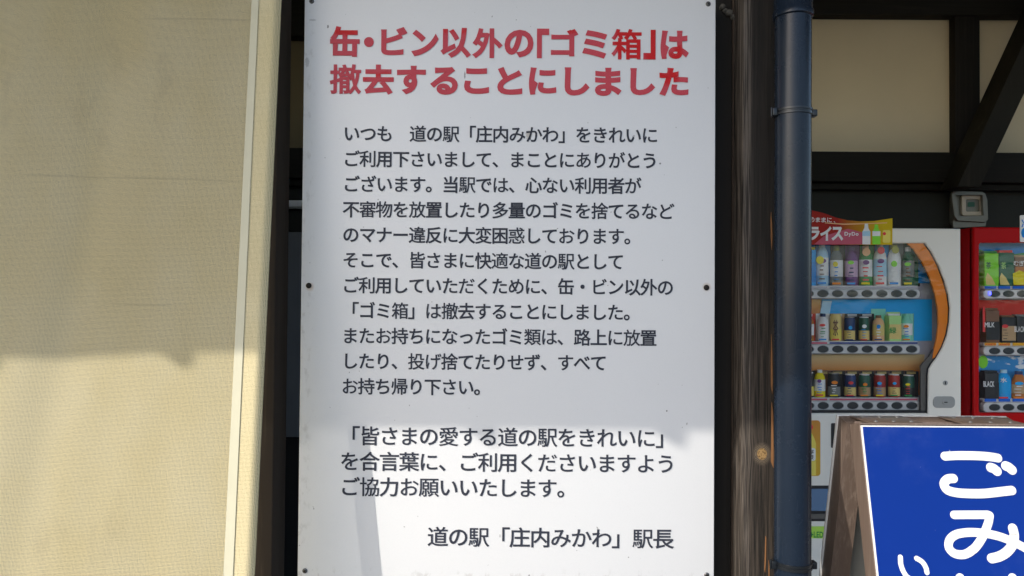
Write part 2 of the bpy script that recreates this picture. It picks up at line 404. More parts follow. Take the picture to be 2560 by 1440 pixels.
# right-hand post: weathered, with a pale worn arris, and a knot
def post_mat():
    m = bpy.data.materials.new('weathered charcoal post'); m.use_nodes = True; n = N(m); v = n.coord(); x, y, z = n.sep(v)
    k0 = P(1905, 1135, 1.60); kx, kz = k0.x, k0.z
    dx = n.math('SUBTRACT', x, kx); dz = n.math('MULTIPLY', n.math('SUBTRACT', z, kz), .85)
    r = n.math('SQRT', n.math('ADD', n.math('MULTIPLY', dx, dx), n.math('MULTIPLY', dz, dz)))
    bend = n.math('DIVIDE', n.math('MULTIPLY', dx, .00022), n.math('ADD', n.math('MULTIPLY', r, r), .0006))
    cmb = n.new('ShaderNodeCombineXYZ'); n.l(n.math('ADD', x, bend), cmb.inputs[0]); n.l(y, cmb.inputs[1]); n.l(z, cmb.inputs[2])
    w = cmb.outputs[0]
    g = n.noise(n.mapping(w, (230, 90, 4.5)), 1, 9, .72, .5)
    g2 = n.noise(n.mapping(w, (330, 160, 5)), 1, 4, .6)
    big = n.noise(n.mapping(v, (9, 9, 2.0)), 1, 4)
    worn = n.math('MULTIPLY', n.math('SUBTRACT', 1, n.ramp(x, PX0 + .010, PX0 + .024)), n.ramp(n.math('ADD', g2, n.math('MULTIPLY', big, .35)), .60, .80))
    low = n.math('SUBTRACT', 1, n.ramp(n.math('ADD', z, n.math('MULTIPLY', big, .5)), EYE - .22 + .25, EYE + .16 + .25))     # grain turns a lighter brown lower down
    col = n.mix(n.ramp(g, .35, .72), (.006, .0052, .0045), (.021, .017, .0145))
    col = n.mix(n.math('MULTIPLY', n.ramp(g, .40, .7), n.math('MULTIPLY', low, .85)), col, (.085, .066, .051))
    col = n.mix(n.math('MULTIPLY', worn, .6), col, (.17, .145, .125))
    ring = n.math('SINE', n.math('MULTIPLY', n.math('ADD', r, n.math('MULTIPLY', g2, .002)), 2600))
    halo = n.math('SUBTRACT', 1, n.ramp(r, .013, .024))
    col = n.mix(halo, col, n.mix(n.ramp(ring, -.5, .8), (.028, .022, .018), (.16, .125, .09)))
    core = n.math('SUBTRACT', 1, n.ramp(r, .0095, .0115))
    col = n.mix(core, col, n.mix(n.ramp(n.noise(v, 240, 4), .50, .62), (.28, .18, .075), (.10, .055, .022)))
    n.color(col); n.b.inputs['Roughness'].default_value = .72; n.b.inputs['Specular IOR Level'].default_value = .3
    n.bump(n.math('ADD', g, n.math('MULTIPLY', g2, .5)), .6, .0025); return m
PX0 = P(1857, 720, 1.60).x
M['post'] = post_mat()
M['left_post'] = wood('brown black left post', (.040, .030, .023), (.17, .125, .09), amount=.85)

# ---------------------------------------------------------------- setting: ground
g = MB(); g.add([(-80, -120, 0), (90, -120, 0), (90, 70, 0), (-80, 70, 0)], [(0, 1, 2, 3)])
tag(g.build('ground', M['asphalt']), kind='structure')
g = MB().box((-7, -.6, -.05), (9, 1.75, .004))
tag(g.build('pavement', M['concrete']), kind='structure')
g = MB().box((-7, 1.752, -.05), (9, 6.5, .010))
tag(g.build('floor', M['floor']), kind='structure')

hl = MB(); rr_ = random.Random(3); hv = []; NH = 90
for i in range(NH + 1):
    a = math.pi * (1.02 + .96 * i / NH); d = 62; h = 2.9 + 1.2 * math.sin(i * .31) + 1.6 * math.sin(i * .83 + 1) + rr_.uniform(-.7, .7)
    hv += [(d * math.cos(a), d * math.sin(a), -.2), ((d + 14) * math.cos(a), (d + 14) * math.sin(a), h)]
hl.add(hv, [(2 * i, 2 * i + 2, 2 * i + 3, 2 * i + 1) for i in range(NH)])
M['blocker'] = mat('dark green horizon blocker', (.045, .065, .03), .95, .1, var=.5, vscale=.4)
tag(hl.build('horizon_blocker', M['blocker']), kind='structure')  # unseen ridge added behind the camera to block the bright horizon

# ---------------------------------------------------------------- shelter building
YB = 4.25                                                  # back wall
ZEAVE = P(900, 1061, D).z + SB * (D - YE)                   # bottom of the gutter
shelter = thing('shelter_building', 'dark timber shelter with cream plaster panels behind the vending machines', 'building', (0, YB, 0))
def bx(name, a, b, m, parent=shelter, bev=.004): return MB().box(a, b, bev).build(name, m, parent, True)
zt = P(2300, 45, YB - .03).z; zm = P(2300, 385, YB - .03).z; zl = P(2300, 470, YB).z
bx('wall', (-2.6, YB, 0), (6.0, YB + .12, zl), M['wall_board'])
bx('wall_panel', (P(1400, 100, YB).x, YB + .002, zl), (6.0, YB + .12, 4.33), M['plaster'])
bx('wall_panel', (-2.6, YB + .002, zl), (P(1398, 100, YB).x, YB + .12, 4.33), M['shaded_panel'])
XM = P(1390, 100, YB).x
bx('beam', (XM - .06, YB - .08, zt), (6.0, YB + .002, zt + .22), M['dark_beam'])
bx('beam', (-2.6, YB - .08, P(740, 90, YB - .08).z), (XM - .061, YB + .002, zt + .22), M['dark_beam'])
bx('sill_beam', (-2.6, YB - .10, P(2300, 455, YB - .1).z), (6.0, YB + .002, zm - .003), M['dark_beam'])
bx('sill_beam', (-2.6, YB - .06, P(2300, 475, YB - .06).z), (6.0, YB + .001, P(2300, 455, YB - .1).z - .003), M['dark_beam'])
a = P(2388, 100, YB - .06).x; b = P(2450, 100, YB - .06).x
bx('wall_post', (a, YB - .06, zm - .005), (b, YB + .002, zt + .002), M['dark_wood'])
bx('wall_post', (-1.62, YB - .06, 0), (-1.50, YB + .002, zt), M['dark_wood'])
# sloping brace standing a little out from the wall
yb0 = YB - .27
pts = [P(2394, 466, yb0), P(2451, 466, yb0), P(2698, -60, yb0), P(2636, -60, yb0)]
br = MB().prism([p for p in pts], Vector((0, .17, 0)))
br.build('brace', M['brace_wood'], shelter)
# front posts
def post(name, x0, x1, y0, y1, m, ztop=2.42):
    o = MB().box((x0, y0, 0), (x1, y1, ztop), .003).build(name, m, None, True)
    me = o.data; o.parent = shelter; me.transform(Matrix.Translation((0, 0, 0))); o.location = (0, -YB, 0); return o
rx0 = PX0
rp = post('front_post', rx0, rx0 + .105, 1.60, 1.69, M['post'])
lx1 = P(685, 1000, 1.60).x
lp = post('front_post', lx1 - .105, lx1, 1.60, 1.69, M['left_post'])
# recessed batten beside the notice board
bx('batten', (P(1770, 700, 1.672).x, 1.672, 0), (P(1829, 700, 1.672).x, 1.70, 2.40), M['dark_wood'], bev=.002)
bx('batten', (P(1828, 700, 1.67).x + .0015, 1.665, 0), (rx0 - .0005, 1.695, 2.40), M['left_post'], bev=.001)
bx('front_wall', (-4.5, 1.68, 0), (lx1 - .1055, 1.76, 2.42), M['wall_board'])
bx('side_wall', (-2.72, 1.762, 0), (-2.602, YB + .12, 4.2), M['wall_board'])
bx('rail', (lx1 + .001, 1.66, 2.22), (rx0 - .001, 1.70, 2.34), M['dark_wood'])
bx('rail', (lx1 + .001, 1.655, .50), (P(1768, 700, 1.672).x, 1.69, .60), M['dark_wood'])
bx('eave_beam', (-7, 1.58, 2.425), (6.2, 1.70, 2.60), M['dark_beam'])
# roof: slab rising inwards from the eave
e0 = Vector((0, YE + .03, ZEAVE + .02)); e1 = Vector((0, YB + .5, 4.45))
rf = MB()
rf.add([(-7, e0.y, e0.z + .03), (6.4, e0.y, e0.z + .03), (6.4, e1.y, e1.z), (-7, e1.y, e1.z),
        (-7, e0.y, e0.z + .12), (6.4, e0.y, e0.z + .12), (6.4, e1.y, e1.z + .09), (-7, e1.y, e1.z + .09)],
       [(0, 3, 2, 1), (4, 5, 6, 7), (0, 1, 5, 4), (1, 2, 6, 5), (2, 3, 7, 6), (3, 0, 4, 7)])
rf.build('roof', M['roof'], shelter)
cl = MB().add([(-7, e0.y + .06, e0.z + .022), (6.4, e0.y + .06, e0.z + .022), (6.4, e1.y, e1.z - .006), (-7, e1.y, e1.z - .006)], [(0, 3, 2, 1)])
cl.build('bounce_soffit', M['bounce_soffit'], shelter)  # unseen pale underside, added to bounce daylight into the shelter
for i in range(16):
    x = -6.4 + i * .82
    m_ = MB(); w = .045
    m_.add([(x - w, e0.y + .1, e0.z - .03), (x + w, e0.y + .1, e0.z - .03), (x + w, e1.y - .5, e1.z - .255), (x - w, e1.y - .5, e1.z - .255),
            (x - w, e0.y + .1, e0.z + .05), (x + w, e0.y + .1, e0.z + .05), (x + w, e1.y - .5, e1.z - .16), (x - w, e1.y - .5, e1.z - .16)],
           [(0, 3, 2, 1), (4, 5, 6, 7), (0, 1, 5, 4), (1, 2, 6, 5), (2, 3, 7, 6), (3, 0, 4, 7)])
    m_.build('rafter', M['dark_wood'], shelter)
# bare split slivers on the edge of the right post
def sliver(pts, y=1.5985, t=.004):
    xr = max(p[0] for p in pts)
    return MB().prism([P(xr - (xr - a) * .42, b, y) for a, b in pts], Vector((0, t, 0)))
for pts in ([(1924, 530), (1929, 560), (1931, 600), (1927, 625), (1922, 590), (1921, 550)],
            [(1924, 835), (1929, 880), (1932, 950), (1930, 985), (1922, 965), (1921, 900)],
            [(1924, 1005), (1932, 1040), (1934, 1120), (1934, 1170), (1924, 1160), (1919, 1155), (1921, 1080), (1920, 1030)],
            [(1911, 1340), (1916, 1345), (1914, 1400), (1909, 1432), (1905, 1424), (1908, 1375)],
            [(1919, 1400), (1924, 1420), (1924, 1470), (1918, 1470)]):
    sliver(pts).build('split_wood', M['bare_wood'], rp)

# gutter and its brackets along the eave (their shadow falls on the curtain and the notice board)
ze = ZEAVE - .010
gut = thing('rain_gutter', 'long dark rain gutter hung under the shelter eave', 'gutter', (0, YE, ze))
gb = MB(); nseg = 14; R = .055
prof = [(math.cos(math.pi + math.pi * i / nseg) * R, math.sin(math.pi + math.pi * i / nseg) * R) for i in range(nseg + 1)]
inner = [(c * .93, s_ * .93) for c, s_ in prof][::-1]
ring = prof + inner
n_ = len(ring)
vs = [(x, YE + q[0], ze + R * math.sqrt(1 + SB * SB) + q[1]) for x in (-7, 6.2) for q in ring]
gb.add(vs, [(i, (i + 1) % n_, n_ + (i + 1) % n_, n_ + i) for i in range(n_)])
gb.build('trough', M['pipe'], gut)
xb = P(1210, 1075, D).x - SA * (D - YE)
for k in range(-12, 18):
    x = xb + k * .4092
    mb = MB()
    mb.prism([Vector((x + dx_, YE, ze + dz_)) for dx_, dz_ in ((-.034, .034), (-.040, .004), (-.022, -.012), (.0, -.026), (.020, -.036), (.032, -.026), (.038, .0), (.036, .034))], Vector((0, .03, 0)))
    mb.build('gutter_bracket', M['pipe_band'], gut)

# ---------------------------------------------------------------- notice board
bl = P(743, 1440, D).x + .0005; brx = P(1785, 1440, D).x; btop = P(1280, -12, D).z; bbot = P(1280, 1450, D).z
nb = thing('notice_board', 'large white notice board with red Japanese title fixed between two posts', 'notice board', (0, D, bbot))
pan = MB().box((bl, D, bbot), (brx, D + .012, btop), .0015).build('panel', M['board'], nb, True)
# panel texture works in absolute metres: keep its mesh in world coordinates
pan.data.transform(Matrix.Translation((0, D, bbot))); pan.location = (0, -D, -bbot)
L = Lettering()
t1 = [('缶', 825, 66, 900, 142), ('・', 910, 93, 935, 118), ('ビ', 952, 68, 1019, 138), ('ン', 1028, 75, 1097, 141), ('以', 1101, 70, 1178, 145), ('外', 1180, 71, 1257, 146),
      ('の', 1261, 75, 1334, 144), ('「', 1342, 72, 1373, 146), ('ゴ', 1377, 73, 1446, 141), ('ミ', 1455, 76, 1518, 147), ('箱', 1528, 73, 1604, 149), ('」', 1608, 75, 1639, 149), ('は', 1651, 77, 1722, 148),
      ('撤', 824, 161, 904, 236), ('去', 907, 162, 985, 237), ('す', 992, 165, 1065, 236), ('る', 1075, 168, 1145, 237), ('こ', 1160, 171, 1223, 235), ('と', 1243, 168, 1306, 237), ('に', 1322, 169, 1391, 237),
      ('し', 1411, 169, 1474, 239), ('ま', 1487, 170, 1554, 240), ('し', 1575, 171, 1638, 238), ('た', 1648, 170, 1721, 240)]
for ch, x0, y0, x1, y1 in t1: text_fit(L, ch, (x0, y0, x1, y1), D, .022 if ch in '撤箱' else .040 if ch in '缶以外去ビゴ' else .046)
o = L.build('title_lettering', M['red_print'], nb); o.data.transform(Matrix.Translation((0, D, bbot))); o.location = (0, -D, -bbot)
body = ['いつも　道の駅「庄内みかわ」をきれいに', 'ご利用下さいまして、まことにありがとう', 'ございます。当駅では、心ない利用者が', '不審物を放置したり多量のゴミを捨てるなど',
        'のマナー違反に大変困惑しております。', 'そこで、皆さまに快適な道の駅として', 'ご利用していただくために、缶・ビン以外の', '「ゴミ箱」は撤去することにしました。',
        'またお持ちになったゴミ類は、路上に放置', 'したり、投げ捨てたりせず、すべて', 'お持ち帰り下さい。']
L = Lettering()
for i, t in enumerate(body): text_px(L, t, 858.5 - .45 * i, 334.5 + 63.15 * i, 41.4, D, .019, slope=.0062 + .0002 * i)
L.build('body_lettering', M['ink'], nb)
L = Lettering()
for i, t in enumerate(['「皆さまの愛する道の駅をきれいに」', 'を合言葉に、ご利用くださいますよう', 'ご協力お願いいたします。']): text_px(L, t, 850, 1090 + 63.5 * i, 49.35, D, .016, slope=.0083, hgt=.97)
L.build('closing_lettering', M['ink'], nb)
L = Lettering(); text_px(L, '道の駅「庄内みかわ」駅長', 1069, 1342, 51.2, D, .016, slope=.0095, hgt=.96)
L.build('signature_lettering', M['ink'], nb)
def screw(px, py, m, r):
    c = P(px, py, D); mb = MB()
    prof = [(r, 0), (r, .0010), (r * .8, .0020), (r * .35, .0026)]
    n = 16; vs = []
    for rr, h in prof:
        for i in range(n):
            a = 2 * math.pi * i / n; vs.append((c.x + rr * math.cos(a), D - .0002 - h, c.z + rr * math.sin(a)))
    fs = [(j * n + i, j * n + (i + 1) % n, (j + 1) * n + (i + 1) % n, (j + 1) * n + i) for j in range(3) for i in range(n)] + [tuple(3 * n + i for i in range(n))]
    mb.add(vs, fs); s = mb.build('screw', m, nb, True)
    q = MB(); 
    for ang in (.5, .5 + math.pi / 2):
        u = Vector((math.cos(ang), 0, math.sin(ang))) * r * .6; v = Vector((-math.sin(ang), 0, math.cos(ang))) * r * .14
        q.prism([c + u + v + FRONT * (.0031 + .0001 * ang), c - u + v + FRONT * (.0031 + .0001 * ang), c - u - v + FRONT * (.0031 + .0001 * ang), c + u - v + FRONT * (.0031 + .0001 * ang)], Vector((0, .0006, 0)))
    q.build('drive_slot', M['rust'], s)
    return s
for px, py in ((779.4, 3.3), (1770.3, 10.1), (762.4, 1426.6), (1766.5, 1437)): screw(px, py, M['screw'], .0055)
for px, py in ((772, 714), (1766, 719)): screw(px, py, M['rust'], .0062)

# caulk blobs on the dark batten
ck = MB()
for px, py, r in ((1806, 17, .007), (1813, 27, .006), (1824, 33, .0085), (1832, 43, .007), (1836, 47, .0045)):
    bm = bmesh.new(); bmesh.ops.create_icosphere(bm, subdivisions=2, radius=r)
    c = P(px, py, 1.668)
    for v in bm.verts: v.co = c + v.co * (1 + random.uniform(-.18, .18))
    ck.bm(bm)
tag(ck.build('string_knot', M['caulk'], None, True), 'small greyish white knotted lump on dark batten at top right of notice board', 'knot')

# ---------------------------------------------------------------- shade curtain
ZC = P(650, 875, D - .16).z
XE = -.497
def cy(x, z):
    d = max(0.0, XE - .12 - x)
    y = D - .16 + .10 * (z - ZC)
    y += .085 * d * d / (d + .25)                         # the cloth falls back towards the left
    y += .0055 * math.sin(9 * x + 1.2 * z + .6) * min(1, d * 4) + .0026 * math.sin(23 * x - 2.1 * z) * min(1, d * 4) + .0012 * math.sin(47 * x + 3 * math.sin(2.3 * z)) * min(1, d * 4)
    return y
def on_curtain(px, py):
    y = D - .16
    for _ in range(30):
        p = P(px, py, y); y = cy(p.x, p.z)
    return P(px, py, y)
def lin(pa, pb):
    a, b = on_curtain(*pa), on_curtain(*pb)
    return lambda z: a.x + (b.x - a.x) * (z - a.z) / (b.z - a.z)
x_tl = lin((630, 0), (559, 1440)); x_tr = lin((647.5, 0), (583, 1440)); x_ed = lin((700, 0), (632.5, 1440))
cur = thing('shade_curtain', 'cream woven shade curtain hanging left of the notice board', 'curtain', (-1.2, D - .1, .25))
def cloth(name, xa, xb, off, m, nx, ny=90, edge_roll=False, th=.0008):
    vs = []; fs = []; uvs = []
    for j in range(ny + 1):
        z = .25 + (2.40 - .25) * j / ny
        for i in range(nx + 1):
            x = xa(z) + (xb(z) - xa(z)) * i / nx
            y = cy(x, z) - off
            if edge_roll:
                q = max(0, (x - (xb(z) - .016)) / .016); y += .010 * q * q
            vs.append((x, y, z)); uvs.append((x, z))
    for j in range(ny):
        for i in range(nx): fs.append((j * (nx + 1) + i, j * (nx + 1) + i + 1, (j + 1) * (nx + 1) + i + 1, (j + 1) * (nx + 1) + i))
    me = bpy.data.meshes.new(name); me.from_pydata(vs, [], fs)
    ul = me.uv_layers.new(name='UVMap')
    for lp in me.loops: ul.data[lp.index].uv = uvs[lp.vertex_index]
    for p in me.polygons: p.use_smooth = True
    return link_mesh(name, me, m, cur)
mid = lambda z: (x_tl(z) + x_tr(z)) / 2
cloth('fabric', lambda z: -2.0, mid, 0, M['fabric'], 160)
cloth('hem', lambda z: mid(z) + .0005, x_ed, 0, M['hem'], 16, edge_roll=True)
cloth('seam_tape', x_tl, x_tr, .0018, M['tape'], 3)
cloth('hem_back', lambda z: mid(z) + .002, lambda z: x_ed(z) - .001, -.009, M['hem'], 6)
MB().tube([(-2.05, cy(-2, 2.41), 2.41), (x_ed(2.4) + .02, cy(-.5, 2.41), 2.41)], .022, 14).build('top_bar', M['pipe_band'], cur, True)
MB().tube([(-2.02, cy(-2, .25), .25), (x_ed(.25), cy(-.5, .25), .25)], .016, 14).build('bottom_bar', M['pipe_band'], cur, True)

# ---------------------------------------------------------------- downpipe
dp_y = 1.53; dr = .0362
pc = P(1982, 720, dp_y)
dp = thing('downpipe', 'dark navy round downpipe standing in front of the charcoal post', 'downpipe', (pc.x, dp_y, 0))
def ringpipe(z0, z1, r, name, m, par, n=40):
    return MB().lathe((pc.x, dp_y, 0), [(r, z0), (r, z1)], n).build(name, m, par, True)
zj = P(1985, 30, dp_y - .036).z
ringpipe(.06, zj + .03, dr, 'pipe', M['pipe'], dp)
# joint socket and elbow up to the gutter
MB().lathe((pc.x, dp_y, 0), [(dr + .0012, zj), (dr + .0040, zj + .002), (dr + .0045, zj + .012), (dr + .002, zj + .016), (dr + .002, zj + .055)], 40).build('socket', M['pipe'], dp, True)
path = [(pc.x, dp_y, zj + .05), (pc.x, dp_y, zj + .09)]
top = Vector((pc.x, YE + .02, ze + .01)); c0 = Vector((pc.x, dp_y, zj + .09))
for i in range(1, 13):
    t = i / 12; p = c0.lerp(top, t); p.z = c0.z + (top.z - c0.z) * (t ** .8) + .05 * math.sin(math.pi * t); path.append(p)
MB().tube(path, dr * .97, 24).build('elbow', M['pipe'], dp, True)
def clip(py):
    z = P(1982, py, dp_y - .036).z
    c = MB().lathe((pc.x, dp_y, 0), [(dr + .0004, z - .0065), (dr + .0026, z - .006), (dr + .0026, z - .002), (dr + .0014, z - .001), (dr + .0014, z + .001), (dr + .0026, z + .002), (dr + .0026, z + .006), (dr + .0004, z + .0065)], 40).build('pipe_clip', M['pipe_band'], dp, True)
    MB().box((pc.x + dr, dp_y - .012, z - .008), (pc.x + dr + .010, dp_y + .006, z + .006), .0015).build('clip_hinge', M['pipe_band'], c, True)
    q = MB().box((pc.x - dr - .010, dp_y - .014, z - .008), (pc.x - dr - .0005, dp_y - .002, z + .008), .0012)
    q.box((pc.x - dr - .013, dp_y - .011, z - .010), (pc.x - dr - .010, dp_y - .005, z + .010), .001)
    q.build('clip_bolt', M['pipe_band'], c, True)
    MB().box((pc.x - .012, dp_y + dr, z - .010), (pc.x + .012, 1.6005, z + .010), .001).build('wall_stub', M['pipe_band'], c)
clip(272); clip(1424); 
# ---------------------------------------------------------------- vending machines
YM = 3.5
M['vend_white'] = mat('white machine enamel', (.88, .85, .78), .4, .5, var=.03, vscale=3, bump=.02, bscale=200)
M['vend_red'] = mat('red machine enamel', (.45, .004, .006), .35, .12, var=.08, vscale=4, bump=.02, bscale=200)
M['vend_red_dark'] = M['vend_red']
M['vend_grey'] = mat('grey machine enamel', (.20, .22, .25), .45, .5, var=.08)
M['rail'] = mat('white button rail', (.66, .66, .67), .4, .5, var=.03)
M['button'] = mat('dark glossy button', (.028, .036, .042), .22, .6, var=.2, vscale=60)
M['button_rim'] = mat('button rim grey', (.30, .31, .33), .4, .5, var=.05)
M['black_trim'] = mat('black rubber trim', (.02, .02, .022), .6, .4)
M['grey_trim'] = mat('grey brown trim', (.13, .12, .11), .5, .4)
M['steel'] = mat('satin steel', (.42, .42, .42), .35, .5, metal=.8, var=.1)
def plain(key, c, rough=.45, **k): M[key] = mat(key.replace('_', ' '), c, rough, .45, **k); return M[key]
for k, c in {'print_blue': (.02, .20, .50), 'print_orange': (.72, .20, .015), 'print_sky': (.02, .30, .72), 'print_navy': (.02, .04, .17), 'print_pink': (.40, .09, .13), 'print_lilac': (.34, .33, .38),
             'dark_backing': (.045, .032, .026), 'brown_backing': (.11, .050, .036), 'red_backing': (.42, .045, .035), 'blue_tag': (.03, .11, .45), 'orange_tag': (.75, .33, .05), 'white_print': (.75, .75, .74), 'black_print': (.015, .015, .016),
             'lime': (.20, .52, .06), 'leaf_green': (.03, .20, .05), 'dark_green': (.012, .085, .05), 'tea_brown': (.14, .075, .045), 'can_black': (.02, .02, .022), 'can_red': (.26, .035, .03), 'can_navy': (.02, .035, .10),
             'can_green': (.02, .075, .05), 'can_cream': (.56, .45, .20), 'pale_yellow': (.62, .52, .15), 'yellow': (.68, .52, .02), 'bottle_white': (.66, .67, .68), 'bottle_blue': (.04, .28, .62), 'bottle_pale_blue': (.36, .52, .70), 'purple': (.13, .05, .17), 'lilac': (.46, .33, .46),
             'mint': (.22, .50, .40), 'pale_green': (.36, .56, .24), 'skin_tan': (.60, .38, .22), 'badge_red': (.52, .06, .06), 'badge_olive': (.26, .25, .06), 'grey_bottle': (.16, .17, .17), 'kraft': (.36, .25, .15), 'lemon_sticker': (.70, .42, .03),
             'flap_blue': (.10, .16, .26), 'sticker_green': (.36, .55, .12), 'amber': (.36, .13, .04)}.items(): plain(k, tuple(min(.88, max(0, sum(c) / 3 + (q - sum(c) / 3) * 1.2) * 1.35) for q in c) if k != 'can_black' else c)
def grad_mat(name, c0, c1, z0, z1):
    "printed backdrop sheet that runs from one ink colour to another"
    m = bpy.data.materials.new(name); m.use_nodes = True; n = N(m); x, y, z = n.sep(n.coord())
    f = n.ramp(z, z0, z1, False); nz = n.noise(n.coord(), 30, 3)
    n.color(n.mix(n.math('ADD', f, n.math('MULTIPLY', n.math('SUBTRACT', nz, .5), .1), True), c0, c1)); n.b.inputs['Roughness'].default_value = .45; return m
def glass_mat():
    m = bpy.data.materials.new('display window glass'); m.use_nodes = True; n = N(m); t = m.node_tree
    fr = n.new('ShaderNodeFresnel'); fr.inputs['IOR'].default_value = 1.5
    v = n.coord(); nz = n.noise(n.mapping(v, (1, 1, 1.6)), 3.0, 4)
    bp = n.new('ShaderNodeBump'); bp.inputs['Strength'].default_value = .5; bp.inputs['Distance'].default_value = .01; n.l(nz, bp.inputs['Height'])
    gl = n.new('ShaderNodeBsdfGlossy'); gl.inputs['Roughness'].default_value = .02; n.l(bp.outputs[0], gl.inputs['Normal']); n.l(bp.outputs[0], fr.inputs['Normal'])
    tr = n.new('ShaderNodeBsdfTransparent'); tr.inputs[0].default_value = (.99, .995, .995, 1)
    mx = n.new('ShaderNodeMixShader'); n.l(n.math('MULTIPLY', fr.outputs[0], .5, True), mx.inputs[0]); n.l(tr.outputs[0], mx.inputs[1]); n.l(gl.outputs[0], mx.inputs[2])
    n.l(mx.outputs[0], t.nodes['Material Output'].inputs[0]); return m
M['glass'] = glass_mat()

def cabinet(root, x0, x1, m, hole, ztop=1.845, depth=.68, corner=.012):
    "box shell with a display opening cut into its front plate (hole in pixels at YM)"
    T = .03
    sides = MB()
    sides.box((x0, YM + .012, .06), (x0 + T, YM + depth, ztop - .002)).box((x1 - T, YM + .012, .06), (x1, YM + depth, ztop - .002))
    sides.box((x0 + T, YM + .012, ztop - T), (x1 - T, YM + depth, ztop - .002)).box((x0 + T, YM + .012, .06), (x1 - T, YM + depth, .09)).box((x0 + T, YM + depth - .02, .09), (x1 - T, YM + depth, ztop - T))
    sides.build('body', m, root)
    me = curve_plate([(x0, .07), (x1, .07), (x1, ztop), (x0, ztop)], [[(P(a, b, YM).x, P(a, b, YM).z) for a, b in h] for h in hole], .034, .008)
    me.transform(Matrix(((1, 0, 0, 0), (0, 0, -1, YM + .014), (0, 1, 0, 0), (0, 0, 0, 1))))
    link_mesh('front_panel', me, m, root)
    for xx in (x0 + .08, x1 - .08):
        for yy in (YM + .08, YM + depth - .1): MB().lathe((xx, yy, 0), [(.03, .01), (.03, .062)], 12).build('foot', M['black_trim'], root)
YI = YM + .10        # display back plane (front of the backdrop sheets)
YR = YM + .035       # button rails
YD = YM + .065       # drinks
def rail(root, y0, y1, xa, xb, centers, py, rx=13.5, ry=8.5, strip=None, strips=None):
    # rail and buttons sit on plane YR; pixel outlines shrink with depth only a little
    r = px_plate('button_rail', rrect(xa, y0, xb, y1, min(9, (y1 - y0) / 2.2)), YR, .03, M['rail'], root, bevel=.0025)
    px_plate('price_shelf', [(xa, y0 - 9), (xb - 6, y0 - 9), (xb - 6, y0 - 1), (xa, y0 - 1)], YR + .004, .03, M['rail'], root)
    if strip:
        for a, b, m in strip: px_plate('price_strip', [(a, y0 - 6.5), (b, y0 - 6.5), (b, y0 - 2.2), (a, y0 - 2.2)], YR + .0025, .0012, M[m], r)
    for c in centers:
        q = px_plate('button', ellipse(c, py, rx, ry), YR - .0035, .006, M['button'], r, bevel=.0018)
        px_plate('button_rim', ellipse(c, py, rx + 1.3, ry + 1.2), YR - .0006, .003, M['button_rim'], r)
